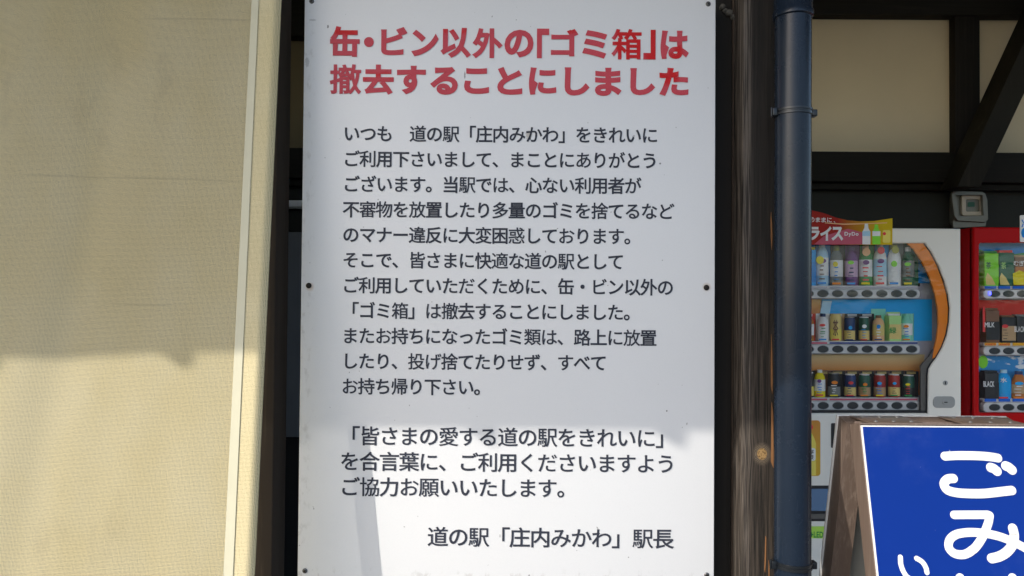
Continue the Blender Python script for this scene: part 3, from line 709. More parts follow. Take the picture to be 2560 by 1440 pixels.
def drink(kind, px, y0, y1, w, cols, label, root_y=YD, group='drink samples in the vending machine windows', text=None, tcol='white_print', cat=None):
    "cols: body, label band, cap"
    bot = P(px, y1, root_y); topz = P(px, y0, root_y).z; h = topz - bot.z; r = w / FPX * root_y / 2
    name = {'bottle': 'drink_bottle', 'can': 'drink_can', 'carton': 'drink_carton', 'jar': 'drink_bottle', 'slim': 'drink_can'}[kind]
    t = thing(name, label, cat or {'bottle': 'bottle', 'can': 'can', 'carton': 'carton', 'jar': 'bottle', 'slim': 'can'}[kind], (bot.x, root_y, bot.z), group)
    c = (bot.x, root_y, bot.z); SY = min(1.0, .026 / r)
    lathe = lambda prof, nm, m, par: MB().lathe(c, prof, 20, 1, SY).build(nm, M[m], par, True)
    if kind in ('bottle', 'jar'):
        s = .66 if kind == 'bottle' else .56
        lathe([(r * .86, 0), (r, h * .03), (r, h * .22), (r * .93, h * .26), (r, h * .30), (r, h * s), (r * .86, h * (s + .12)), (r * .5, h * .88), (r * .42, h * .90)], 'bottle_body', cols[0], t)
        b_ = lathe([(r * 1.015, h * .24), (r * 1.02, h * .25), (r * 1.02, h * (s - .02)), (r * 1.015, h * (s - .01))], 'label_sleeve', cols[1], t)
        lathe([(r * .46, h * .89), (r * .48, h * .90), (r * .48, h * .985), (r * .44, h)], 'cap', cols[2], t)
    elif kind in ('can', 'slim'):
        lathe([(r * .82, 0), (r, h * .05), (r, h * .88), (r * .84, h * .955), (r * .84, h * .965)], 'can_body', cols[0], t)
        lathe([(r * 1.012, h * .08), (r * 1.016, h * .09), (r * 1.016, h * .44), (r * 1.012, h * .45)], 'label_sleeve', cols[1], t)
        lathe([(r * .85, h * .962), (r * .86, h * .97), (r * .86, h * .998), (r * .80, h)], 'can_top', cols[2], t)
    elif kind == 'carton':
        MB().box((c[0] - r, root_y - .024, c[2]), (c[0] + r, root_y + .024, c[2] + h * .93), .002).build('carton_body', M[cols[0]], t, True)
        MB().box((c[0] - r * .99, root_y - .0252, c[2] + h * .10), (c[0] + r * .99, root_y - .0235, c[2] + h * .62), .0005).build('label_panel', M[cols[1]], t)
        MB().box((c[0] - r * .96, root_y - .016, c[2] + h * .93), (c[0] + r * .96, root_y + .016, c[2] + h), .002).build('carton_top', M[cols[2]], t, True)
    rnd = random.Random(int(px * 7 + y0)); yp = root_y - (.0262 if kind == 'carton' else r * SY * 1.03 + .0004)
    pr = MB(); hh = y1 - y0
    for k_ in range(4):
        yy = y0 + hh * (.52 + .10 * k_) + rnd.uniform(-1, 1); ww = w * rnd.uniform(.12, .24); cx_ = px + w * rnd.uniform(-.06, .06); th = hh * rnd.uniform(.014, .035)
        a_ = P(cx_ - ww, yy + th, yp); b_ = P(cx_ + ww, yy, yp); pr.box((a_.x, yp, a_.z), (b_.x, yp + .0012, b_.z))
    em = rnd.choice(['badge_red', 'yellow', 'print_blue', 'lime', 'white_print', 'print_orange', 'purple', 'print_sky'])
    if not text: px_plate('label_emblem', ellipse(px + w * rnd.uniform(-.1, .1), y0 + hh * rnd.uniform(.38, .46), w * rnd.uniform(.18, .3), hh * rnd.uniform(.045, .08), 14), yp - .0004, .0012, M[em], t)
    if kind != 'carton': px_plate('label_emblem', [(px - w * .34, y0 + hh * .90), (px + w * .34, y0 + hh * .90), (px + w * .34, y0 + hh * .95), (px - w * .34, y0 + hh * .95)], yp - .0002, .0012, M[rnd.choice(['print_blue', 'badge_red', 'leaf_green', 'can_navy', 'print_orange', 'yellow'])], t)
    if not text: pr.build('label_print', M[rnd.choice(['black_print', 'can_navy', 'badge_red', 'white_print', 'tea_brown', 'leaf_green', 'print_blue'])], t)
    if text:
        L = Lettering(); yf = root_y - (.0255 if kind == 'carton' else r * SY * 1.03 + .0006)
        word_fit(L, text[0], (px - w * text[3] / 2, text[1], px + w * text[3] / 2, text[2]), yf, .02, .0006); L.build('lettering', M[tcol], t)
    return t

# --- white machine
wx1 = P(2402, 800, YM).x; wx0 = wx1 - 1.16
white = thing('vending_machine', 'white drinks vending machine with curved orange band beside its window', 'vending machine', (wx0, YM, 0), 'drinks vending machines under the shelter')
outer_curve = [(2312, 608), (2328, 630), (2346, 664), (2360, 700), (2370, 735), (2374.5, 770), (2373, 805), (2367, 838), (2356, 868), (2342, 893), (2329, 910), (2322, 922), (2320, 940), (2319.5, 1033)]
xl = (P(1836, 700, YM)); 
win = [(1822, 608)] + outer_curve + [(1822, 1033)]
cabinet(white, wx0, wx1, M['vend_white'], [win], ztop=P(2300, 571, YM).z)
# dark seal following the window edge
seal_in = [(x - 3.2, y) for x, y in outer_curve]
px_plate('window_seal', outer_curve + seal_in[::-1], YM + .004, .02, M['black_trim'], white)
# orange band and the grey trim below it
band_in = [(2268, 608), (2284, 622), (2306, 655), (2324, 692), (2338, 735), (2345, 775), (2346, 815), (2341, 850), (2334, 880), (2331, 897)]
bo = [(x - 3.4, y) for x, y in outer_curve if y <= 895]
px_plate('orange_band', band_in + bo[::-1], YM + .008, .012, M['print_orange'], white)
trim_out = [(x - 3.4, y) for x, y in outer_curve if y >= 868]
px_plate('trim_strip', [(2335, 872), (2331, 897)] + trim_out[1:] + [(2302, 1033), (2302, 915), (2310, 905), (2322, 893)], YM + .012, .012, M['grey_trim'], white)
px_plate('bottom_trim', [(1822, 1026), (2318, 1026), (2318, 1033), (1822, 1033)], YM + .010, .02, M['black_trim'], white)
# display backdrop sheets
px_plate('backdrop', [(1815, 600), (2392, 600), (2392, 1040), (1815, 1040)], YI + .006, .02, M['print_lilac'], white)
px_plate('backdrop_sheet', [(1822, 604), (2300, 604), (2300, 716), (1822, 716)], YI, .004, M['can_black'], white)
px_plate('backdrop_sheet', [(2014, 640), (2060, 604), (2100, 604), (2100, 716), (2014, 716)], YI - .003, .002, M['print_blue'], white)
px_plate('backdrop_sheet', [(2284, 625), (2345, 650), (2345, 708), (2284, 708)], YI - .004, .002, M['print_blue'], white)
px_plate('backdrop_sheet', [(2055, 748), (2330, 748), (2330, 852), (2285, 852), (2285, 784), (2055, 784)], YI - .004, .004, M['print_sky'], white)
px_plate('backdrop_sheet', [(2057, 752), (2080, 752), (2074, 784), (2050, 784)], YI - .0065, .001, M['bottle_pale_blue'], white)
px_plate('backdrop_sheet', [(1822, 748), (2052, 748), (2048, 852), (1822, 852)], YI - .002, .004, grad_mat('orange printed sheet', (.50, .10, .02), (.68, .36, .08), P(2000, 800, YI).z, P(2000, 750, YI).z), white)
px_plate('backdrop_sheet', [(2050, 784.5), (2284, 784.5), (2284, 852), (2050, 852)], YI - .002, .003, M['dark_backing'], white)
px_plate('backdrop_sheet', [(1822, 886), (2312, 886), (2306, 926), (1822, 926)], YI - .004, .004, grad_mat('yellow to orange printed sheet', (.64, .25, .04), (.68, .52, .26), P(2200, 925, YI).z, P(2200, 888, YI).z), white)
px_plate('backdrop_sheet', [(1822, 926.5), (2284, 926.5), (2284, 992), (1822, 992)], YI - .002, .003, M['brown_backing'], white)
px_plate('backdrop_sheet', [(2285, 920), (2303, 908), (2303, 988), (2285, 988)], YI - .003, .003, M['print_orange'], white)
cents = [2020.5 + 36.9 * i for i in range(8)]
cents = [c - 36.9 * 0 for c in cents]
rail(white, 723, 746, 1828, 2300, cents, 734, strip=[(1834, 2068, 'print_lilac'), (2074, 2294, 'print_lilac')])
rail(white, 862, 884, 1828, 2300, [c + .5 for c in cents], 873, strip=[(1834, 2068, 'print_pink'), (2074, 2294, 'print_navy')])
rail(white, 1003, 1027, 1828, 2302, [c + 1 for c in cents], 1014, strip=[(1834, 2068, 'print_pink'), (2074, 2294, 'print_pink')])
px_plate('window_glass', [(1822, 608)] + [(x - 1, y) for x, y in outer_curve] + [(1822, 1033)], YM + .002, .002, M['glass'], white)
# lock, handle plate, stickers, coin panel, dispensing flap
px_plate('lock', ellipse(2364, 957.5, 6, 6), YM - .0065, .006, M['steel'], white, bevel=.001)
px_plate('keyhole', rrect(2362.7, 953.5, 2365.3, 961.5, 1), YM - .0075, .001, M['black_trim'], white)
hp = px_plate('handle_plate', rrect(2333, 991, 2388, 1020, 11), YM - .0060, .005, M['steel'], white, bevel=.0015)
px_plate('handle_lock', ellipse(2365, 1006, 8, 7), YM - .0095, .006, M['steel'], hp, bevel=.0012)
px_plate('keyhole', rrect(2361, 1004.6, 2369, 1007, 1), YM - .0105, .001, M['black_trim'], hp)
st = px_plate('drink_sticker', rrect(1990, 1051, 2051, 1190, 8), YM - .0048, .0015, grad_mat('lemon sticker print', (.68, .40, .02), (.66, .27, .03), P(2030, 1150, YM).z, P(2030, 1060, YM).z), white)
px_plate('sticker_print', [(2006, 1178), (2006, 1110), (2014, 1090), (2020, 1078), (2020, 1070), (2028, 1070), (2029, 1082), (2036, 1096), (2040, 1108), (2040, 1188), (2006, 1188)], YM - .0052, .0004, M['pale_yellow'], st)
px_plate('sticker_print', rrect(2010, 1120, 2039, 1152, 6), YM - .0056, .0004, M['white_print'], st)
px_plate('sticker_print', ellipse(2024, 1088, 6, 7), YM - .0056, .0004, M['lime'], st)
px_plate('sticker_print', ellipse(2025, 1068, 8, 7), YM - .0050, .0003, M['badge_red'], st)
L = Lettering(); text_fit(L, '檸', (2018, 1124, 2034, 1136), YM - .0056, .01, .0006); text_fit(L, '檬', (2018, 1137, 2034, 1149), YM - .0056, .01, .0006)
L.build('sticker_lettering', M['black_print'], st)
px_plate('coin_panel', rrect(2078, 1058, 2240, 1120, 3), YM - .0055, .006, M['black_trim'], white, bevel=.001)
fl = px_plate('dispensing_flap', rrect(1900, 1222, 2140, 1278, 10), YM - .007, .01, M['flap_blue'], white, bevel=.004)
px_plate('flap_surround', rrect(1880, 1214, 2150, 1284, 4), YM - .0045, .006, M['black_trim'], white, bevel=.001)
px_plate('flap_ledge', [(1880, 1285), (2150, 1285), (2150, 1297), (1880, 1297)], YM - .012, .012, M['grey_trim'], white)
px_plate('flap_ledge', [(1880, 1297.5), (2150, 1297.5), (2150, 1303), (1880, 1303)], YM - .008, .008, M['black_trim'], white)
gs = px_plate('energy_sticker', [(1985, 1316), (2070, 1316), (2070, 1346), (1985, 1346)], YM - .0048, .001, M['sticker_green'], white)
L = Lettering(); word_fit(L, '+LED', (2026, 1329, 2058, 1344), YM - .0048, .03, .0006); L.build('sticker_lettering', M['leaf_green'], gs)

G = 'drink samples in the white machine window'
T1, B1 = 622, 716
drink('carton', 2020, 618, B1, 30, ('bottle_blue', 'print_blue', 'yellow'), 'blue and yellow drink beside the downpipe, top row of white machine', group=G)
drink('bottle', 2055, 606, B1, 30, ('bottle_pale_blue', 'bottle_white', 'bottle_white'), 'pale blue and white sports drink bottle with yellow spot beside blue carton', group=G)
drink('bottle', 2091, 616, B1, 30, ('grey_bottle', 'bottle_white', 'badge_olive'), 'clear bottle with grey label, third on top row of white machine', group=G)
drink('bottle', 2128, 618, B1, 30, ('purple', 'lilac', 'purple'), 'purple grape drink bottle with lilac label on top row', group=G)
drink('bottle', 2164, 614, B1, 31, ('leaf_green', 'bottle_white', 'skin_tan'), 'white and green labelled bottle right of the purple bottle', group=G)
drink('bottle', 2200, 612, B1, 31, ('bottle_white', 'bottle_pale_blue', 'bottle_white'), 'white bottle with red round badge and pale blue label', group=G)
drink('bottle', 2235, 612, B1, 32, ('bottle_white', 'bottle_white', 'badge_olive'), 'milky white bottle with yellow oval print and olive badge', group=G)
drink('bottle', 2270, 618, B1, 28, ('dark_green', 'grey_bottle', 'bottle_white'), 'dark bottle at the right end of top row in white machine', group=G)
B2 = 854
drink('bottle', 2021, 786, B2, 26, ('amber', 'bottle_white', 'can_black'), 'amber tea bottle with black cap beside the downpipe on middle row', group=G)
drink('bottle', 2057, 784, B2, 27, ('bottle_white', 'bottle_white', 'can_navy'), 'white bottle with dark navy cap on middle row of white machine', group=G)
drink('can', 2089, 785, B2, 27, ('can_cream', 'pale_yellow', 'can_cream'), 'cream and yellow can with brown print on middle row', group=G, text=('茶', 800, 840, .5), tcol='tea_brown')
drink('can', 2124, 792, B2, 25, ('can_navy', 'can_cream', 'steel'), 'navy coffee can with cream lower half on middle row', group=G)
drink('can', 2160, 792, B2, 24, ('can_green', 'can_cream', 'bottle_white'), 'dark green coffee can with cream lower half on middle row', group=G)
drink('bottle', 2196, 788, B2, 28, ('skin_tan', 'can_cream', 'tea_brown'), 'tan and cream bottle standing on mint card on middle row', group=G)
drink('carton', 2232, 784, B2, 30, ('pale_green', 'can_cream', 'bottle_white'), 'pale green drink with white top near right end of middle row', group=G, text=('緑', 818, 834, .6), tcol='leaf_green')
drink('bottle', 2266, 784, B2, 27, ('mint', 'bottle_white', 'mint'), 'mint and white bottle at the right end of middle row', group=G)
px_plate('backdrop_card', [(2178, 772), (2214, 772), (2214, 854), (2178, 854)], YI - .008, .002, M['mint'], white)
px_plate('backdrop_card', [(2216, 780), (2250, 780), (2250, 854), (2216, 854)], YI - .009, .002, M['pale_green'], white)
px_plate('backdrop_card', [(2252, 784), (2284, 784), (2284, 854), (2252, 854)], YI - .008, .002, M['mint'], white)
B3 = 993
drink('can', 2021, 930, B3, 26, ('can_black', 'pale_yellow', 'bottle_white'), 'dark can with yellow base beside the downpipe on bottom row', group=G)
drink('bottle', 2049, 924, B3, 26, ('yellow', 'bottle_white', 'bottle_white'), 'yellow topped bottle with white lower half on bottom row', group=G)
drink('can', 2085, 932, B3, 29, ('can_black', 'grey_bottle', 'steel'), 'wide black can with grey bands on bottom row', group=G)
drink('can', 2125, 935, B3, 27, ('can_navy', 'can_cream', 'bottle_white'), 'navy can with cream base and white lid on bottom row', group=G)
drink('can', 2161, 935, B3, 27, ('can_green', 'kraft', 'bottle_white'), 'green can with tan base and white lid on bottom row', group=G)
drink('can', 2199, 935, B3, 27, ('can_red', 'kraft', 'bottle_white'), 'red can with tan base right of the green can on bottom row', group=G)
drink('can', 2235, 935, B3, 27, ('can_red', 'can_cream', 'bottle_white'), 'red can with cream base beside the last dark can on bottom row', group=G)
drink('can', 2271, 937, B3, 27, ('can_green', 'can_black', 'bottle_white'), 'dark green can with black base at right end of bottom row', group=G)
# header cards standing behind every drink
for i in range(8):
    c = cents[i]
    for y0_, y1_, cs in ((606, 715, ['print_blue', 'print_blue', 'dark_backing', 'purple', 'leaf_green', 'print_sky', 'grey_bottle', 'dark_green']), (784, 853, ['red_backing', 'bottle_white', 'kraft', 'can_black', 'can_black', None, None, None]), (928, 992, ['can_black', 'tea_brown', 'can_black', 'dark_backing', 'can_black', 'dark_backing', 'can_black', 'can_black'])):
        m_ = cs[i]
        if m_ is None: continue
        o_ = 1 if y0_ > 900 else 0
        cd = px_plate('header_card', [(c - 17.5 + o_, y0_), (c + 17 + o_, y0_), (c + 17 + o_, y1_), (c - 17.5 + o_, y1_)], YI - .010, .002, M[m_], white)
        for k_ in range(2 if y0_ > 700 else 0):
            yy = y0_ + 1.6 + 3.2 * k_; px_plate('card_print', [(c - 12, yy), (c + 11, yy), (c + 11, yy + 1.5), (c - 12, yy + 1.5)], YI - .0125, .001, M['can_cream' if y0_ > 900 else 'white_print'], cd)
# round price badges printed on cards fixed in front of the drinks
for px, py, r, m in ((2203, 626, 9, 'badge_red'), (2239, 625, 9, 'badge_olive'), (2166, 630, 10, 'skin_tan'), (2050, 650, 10, 'yellow')):
    px_plate('round_badge', ellipse(px, py, r, r), YD - .031, .001, M[m], white)

# --- promotional banner on top of the white machine
bn = thing('promo_banner', 'red and yellow promotional banner on top front of white vending machine', 'banner', (P(2100, 612, YM - .03).x, YM - .03, P(2100, 612, YM - .03).z))
def banner_mat():
    m = bpy.data.materials.new('red to yellow banner print'); m.use_nodes = True; n = N(m); v = n.coord(); x, y, z = n.sep(v)
    o = bn.location
    f = n.ramp(n.math('ADD', x, n.math('MULTIPLY', n.noise(v, 16, 3), .05)), P(2100, 600, YM).x - o.x, P(2215, 600, YM).x - o.x, False)
    c = n.mix(f, (.40, .022, .014), (.70, .50, .01)); n.color(c); n.b.inputs['Roughness'].default_value = .45; n.b.inputs['Specular IOR Level'].default_value = .15; return m
px_plate('banner_sheet', [(1826, 612), (1826, 530), (1900, 520), (1980, 520), (2030, 526), (2060, 533), (2090, 544), (2120, 551), (2150, 553.5), (2185, 552.5), (2231, 545.5), (2231, 612)], YM - .03, .003, banner_mat(), bn)
L = Lettering()
for i, ch in enumerate('そのままに、'): text_fit(L, ch, (2010 + 14.4 * i, 543 + .3 * i, 2021.5 + 14.4 * i, 555 + .3 * i) if ch != '、' else (2084, 553, 2088, 557), YM - .03, .02)
for ch, b in (('ラ', (2018, 567, 2049, 601)), ('イ', (2050, 566, 2079, 602)), ('ス', (2078, 567, 2108, 602))): text_fit(L, ch, b, YM - .03, .045)
word_fit(L, 'DyDo', (2111, 580, 2146, 592), YM - .03, .03)
L.build('banner_lettering', M['white_print'], bn)
px_plate('banner_print', [(2040, 607), (2060, 590), (2120, 572), (2160, 582), (2158, 611), (2035, 611)], YM - .0306, .0005, M['print_pink'], bn)
px_plate('banner_print', [(2062, 556), (2110, 559), (2160, 558), (2218, 556), (2218, 558), (2160, 560.5), (2110, 562), (2062, 558)], YM - .0307, .0005, M['skin_tan'], bn)
for px, c1, c2, y0 in ((2166, 'bottle_white', 'bottle_pale_blue', 559), (2191, 'lime', 'bottle_white', 561)):
    px_plate('banner_print', [(px - 10, 611), (px - 10, 580), (px - 5, 570), (px - 4, y0), (px + 4, y0), (px + 5, 570), (px + 10, 580), (px + 10, 611)], YM - .0312, .0006, M[c1], bn)
    px_plate('banner_print', [(px - 10, 590), (px - 10, 578), (px + 10, 578), (px + 10, 590)], YM - .0318, .0005, M[c2], bn)
px_plate('banner_print', rrect(2207, 575, 2226, 607, 4), YM - .0312, .0006, M['pale_yellow'], bn)
px_plate('banner_print', ellipse(2211, 584, 4, 4), YM - .0318, .0005, M['badge_red'], bn)

# --- red machine
ex0 = P(2433, 800, YM).x; ex1 = ex0 + 1.0
red = thing('vending_machine', 'red drinks vending machine at right edge with blue sky printed window', 'vending machine', (ex0, YM, 0), 'drinks vending machines under the shelter')
rwin = rrect(2448, 607, 2870, 1032, 6)
cabinet(red, ex0, ex1, M['vend_red'], [rwin], ztop=P(2500, 568, YM).z)
px_plate('backdrop', [(2440, 600), (2880, 600), (2880, 1040), (2440, 1040)], YI + .006, .02, M['print_lilac'], red)
px_plate('backdrop_sheet', [(2444, 604), (2872, 604), (2872, 716), (2444, 716)], YI, .004, M['leaf_green'], red)
px_plate('backdrop_sheet', [(2444, 604), (2600, 604), (2600, 626), (2500, 640), (2444, 622)], YI - .004, .002, M['print_blue'], red)
px_plate('backdrop_sheet', [(2446, 750), (2872, 750), (2872, 858), (2446, 858)], YI, .004, M['red_backing'], red)
def skyprint():
    m = bpy.data.materials.new('blue sky print with clouds'); m.use_nodes = True; n = N(m); v = n.coord()
    f = n.ramp(n.noise(n.mapping(v, (1, 1, 2.2)), 11, 5), .54, .60)
    n.color(n.mix(f, (.02, .25, .60), (.72, .76, .80))); n.b.inputs['Roughness'].default_value = .4; return m
px_plate('backdrop_sheet', [(2446, 890), (2872, 890), (2872, 1000), (2446, 1000)], YI, .004, skyprint(), red)
px_plate('backdrop_sheet', ellipse(2458, 905, 12, 16), YI - .003, .002, M['lime'], red)
rc = [2487, 2522, 2557, 2592, 2627, 2662, 2697]
def red_rail(y0, y1, py, tagc):
    rail(red, y0, y1, 2459, 2860, rc, py, rx=13.5, ry=8)
    for c in rc: px_plate('price_tag', [(c - 25, y0 - 9), (c + 4, y0 - 9), (c + 4, y0 - 2), (c - 25, y0 - 2)], YR - .001, .002, M[tagc], red)
red_rail(724, 746, 734.5, 'blue_tag'); red_rail(866, 888, 877.5, 'orange_tag'); red_rail(1006, 1031, 1018.5, 'blue_tag')
L = Lettering()
for c, s in ((2487, '130円'), (2522, '120円')): word_fit(L, s, (c - 22, 858.5, c + 1, 863.5), YR - .001, .03, .0006)
L.build('price_lettering', M['badge_red'], red)
led = bpy.data.materials.new('blue indicator light'); led.use_nodes = True
led.node_tree.nodes['Principled BSDF'].inputs['Emission Color'].default_value = (.02, .03, 1, 1); led.node_tree.nodes['Principled BSDF'].inputs['Emission Strength'].default_value = 2.2
px_plate('indicator_light', ellipse(2475.5, 733.5, 3.4, 5), YR - .0045, .002, led, red)
px_plate('window_glass', rrect(2448, 607, 2870, 1032, 6), YM + .002, .002, M['glass'], red)
px_plate('promo_sticker', rrect(2550, 538, 2640, 605, 3), YM - .0055, .002, M['bottle_white'], red)
L = Lettering(); word_fit(L, '冷', (2553, 548, 2572, 570), YM - .0055, .03); L.build('sticker_lettering', M['print_blue'], red)
px_plate('sticker_print', ellipse(2560, 582, 7, 12), YM - .006, .0005, M['print_blue'], red)
G = 'drink samples in the red machine window'
BR = 717
drink('carton', 2471, 628, BR, 35, ('lime', 'lime', 'leaf_green'), 'bright lime green tea carton at top left of red machine window', group=G, text=('茶', 655, 672, .35), tcol='dark_green')
drink('carton', 2509, 626, BR, 36, ('dark_green', 'dark_green', 'badge_red'), 'dark green tea carton with red badge beside the lime one', group=G, text=('茶', 655, 672, .35), tcol='pale_green')
drink('carton', 2547, 638, BR, 34, ('tea_brown', 'amber', 'kraft'), 'brown carton right of the dark green carton in red machine', group=G, text=('むぎ', 652, 664, .8))
for c in (2476, 2511): px_plate('leaf_print', [(c - 10, 712), (c - 12, 694), (c - 7, 682), (c + 4, 694), (c + 13, 712)], YD - .027, .0006, M['can_cream'], red)
px_plate('leaf_print', [(2534, 712), (2532, 684), (2548, 676), (2566, 682), (2566, 712)], YD - .027, .0006, M['yellow'], red)
BR2 = 858
drink('carton', 2474, 770, BR2, 33, ('tea_brown', 'can_black', 'tea_brown'), 'tall dark brown milk coffee carton on middle row of red machine', group=G, text=('MILK', 806, 818, .75))
drink('carton', 2514, 788, BR2, 34, ('can_black', 'kraft', 'tea_brown'), 'shorter black and tan coffee carton beside the milk coffee', group=G)
drink('carton', 2549, 786, BR2, 30, ('can_black', 'can_black', 'grey_bottle'), 'black coffee carton with white letters on middle row at right edge', group=G, text=('BLACK', 816, 830, .85))
px_plate('side_card', [(2457, 766), (2463, 766), (2463, 830), (2457, 830)], YD - .026, .001, M['badge_red'], red)
BR3 = 1000
drink('carton', 2472, 926, BR3, 34, ('can_black', 'can_black', 'can_black'), 'black coffee carton with white letters on bottom row of red machine', group=G, text=('BLACK', 953, 967, .8))
drink('bottle', 2509, 924, BR3, 34, ('bottle_blue', 'print_sky', 'bottle_pale_blue'), 'clear blue water bottle on bottom row of red machine', group=G, text=('水', 944, 956, .5))
drink('jar', 2547, 928, BR3, 38, ('amber', 'kraft', 'can_navy'), 'round brown coffee bottle with tan label on bottom row at right edge', group=G)

# --- grey machine seen through the slot left of the board
gx = P(700, 800, YM).x
grey = thing('storage_cabinet', 'tall grey cabinet seen through the narrow gap left of the notice board', 'cabinet', (gx, YM, 0))
zb = P(735, 1093, YM).z; ztop = P(735, 578, YM).z
MB().box((gx - .5, YM + .012, .06), (gx + .60, YM + .65, ztop), .006).build('body', M['black_trim'], grey, True)
MB().box((gx - .5, YM, zb), (gx + .60, YM + .012, ztop - .004), .004).build('door', M['vend_grey'], grey, True)
MB().box((gx - .5, YM, .08), (gx + .60, YM + .012, zb - .012), .004).build('plinth', M['black_trim'], grey, True)
MB().box((gx + .45, YM - .03, 1.2), (gx + .475, YM - .0005, 1.4), .004).build('handle', M['steel'], grey, True)
wl = thing('wall_light', 'slim white strip light on dark wall above the grey cabinet', 'light', (P(735, 508, YB - .06).x, YB - .06, P(735, 508, YB - .06).z))
MB().box((P(560, 508, YB - .07).x, YB - .07, P(735, 516.5, YB - .07).z), (P(950, 508, YB - .07).x, YB - .012, P(735, 500.5, YB - .07).z), .004).build('housing', M['bottle_white'], wl, True)
MB().box((P(570, 508, YB - .07).x, YB - .05, P(735, 520, YB - .07).z), (P(940, 508, YB - .07).x, YB - .02, P(735, 517, YB - .07).z), .002).build('tube_cover', M['rail'], wl, True)
MB().box((wl.location.x - .1, YB - .013, wl.location.z - .03), (wl.location.x + .1, YB - .0005, wl.location.z + .02)).build('mount', M['black_trim'], wl)

# ---------------------------------------------------------------- outlet box on the wall
M['clear_plastic'] = mat('cloudy plastic cover', (.17, .18, .15), .25, .5, var=.1, vscale=20)
M['plate_white'] = mat('yellowed white switch plate', (.55, .50, .40), .5, .4, var=.08)
yo = YB - .085
ob = thing('outlet_box', 'square weatherproof socket box with cloudy cover on dark wall above red machine', 'outlet box', (P(2423, 520, YB).x, YB, P(2423, 565, YB).z))
px_plate('back_box', rrect(2384, 482, 2466, 563, 8), YB - .045, .044, M['clear_plastic'], ob, bevel=.004)
px_plate('hinged_cover', [(2379, 484), (2384, 477), (2456, 479), (2464, 484), (2469, 500), (2471, 548), (2464, 556), (2395, 552), (2386, 540)], yo, .022, M['clear_plastic'], ob, holes=[[(2390, 488), (2456, 488), (2459, 538), (2398, 540), (2394, 520)]], bevel=.003)
px_plate('bottom_lip', [(2382, 552), (2466, 556), (2464, 566), (2384, 570)], YB - .066, .02, M['clear_plastic'], ob, bevel=.002)
sp = px_plate('switch_plate', rrect(2405, 488, 2459, 539, 7), YB - .064, .018, M['plate_white'], ob, holes=[rrect(2415, 498, 2451, 529, 4)], bevel=.002)
px_plate('socket', rrect(2413, 496, 2453, 531, 3), YB - .052, .006, M['clear_plastic'], sp)
px_plate('socket_slot', rrect(2420, 505, 2437, 517, 3), YB - .056, .004, M['can_green'], sp)

# ---------------------------------------------------------------- sandwich board
M['blue_face'] = mat('blue sign film', (.0025, .026, .215), .42, .12, var=.05, vscale=10, bump=.02, bscale=300)
def flecks():
    n = N(M['blue_face']); v = n.coord(); lnk = n.b.inputs['Base Color'].links[0].from_socket
    c = n.mix(n.math('MULTIPLY', n.ramp(n.noise(v, 130, 1), .80, .84), .7), lnk, (.30, .36, .55))
    n.color(n.mix(n.math('MULTIPLY', n.ramp(n.noise(v, 7, 6, .7), .5, .8), .16), c, (.10, .14, .36)))
flecks()
M['face_white'] = mat('white sign edge', (.78, .78, .76), .45, .4, var=.03)
M['brown_vinyl'] = wood('brown woodgrain vinyl', (.14, .102, .082), (.27, .212, .178), scale=2.2, rough=.42, spec=.5, amount=.8)
M['inner_grey'] = mat('grey board inner face', (.30, .30, .28), .7, .3)
yf = 1.50
sw = thing('sandwich_board', 'brown framed folding sandwich board with blue face and white lettering', 'sandwich board', (P(2150, 1062, yf).x, yf, 0))
x0 = P(2150, 1062, yf).x; W_ = .362; x1 = x0 + W_; zt_ = P(2150, 1061, yf).z
def leaf(ytop, sgn, H=1.20, tilt=math.radians(13.5), depth=.048):
    "returns a function local (u across, v down, w outwards) -> world for one leaf"
    dn = Vector((0, sgn * math.sin(tilt), -math.cos(tilt))); out = Vector((0, sgn * math.cos(tilt), math.sin(tilt)))
    o = Vector((x0, ytop, zt_))
    return lambda u, v, w=0: o + Vector((u, 0, 0)) + dn * v + out * w
def slab(mb, f, u0, u1, v0, v1, w0, w1):
    ps = [f(u, v, w) for w in (w0, w1) for u, v in ((u0, v0), (u1, v0), (u1, v1), (u0, v1))]
    mb.add(ps, [(0, 3, 2, 1), (4, 5, 6, 7), (0, 1, 5, 4), (1, 2, 6, 5), (2, 3, 7, 6), (3, 0, 4, 7)]); return mb
H = zt_ / math.cos(math.radians(13.5))
for ytop, sgn, nm in ((yf, -1, 'front'), (yf + .102, 1, 'back')):
    f = leaf(ytop, sgn)
    fr = MB()
    for a in ((0, .042, .0, H), (W_ - .042, W_, .0, H), (.0422, W_ - .0422, .0, .042), (.0422, W_ - .0422, H - .18, H - .14)):
        slab(fr, f, *a, -.046, -.004)
    fr.build('frame', M['brown_vinyl'], sw)
    slab(MB(), f, .002 if sgn < 0 else -.004, W_ - .002, .002 if sgn < 0 else -.004, H - .1, -.0038, .0).build('face_board', M['face_white'], sw)
    if sgn < 0:
        slab(MB(), f, .0045, W_ - .0045, .0045, H - .11, .0002, .0010).build('blue_face', M['blue_face'], sw)
    slab(MB(), f, .043, W_ - .043, .044, H - .19, -.0085, -.0042).build('inner_face', M['inner_grey'], sw)
    ff = f if sgn < 0 else ff
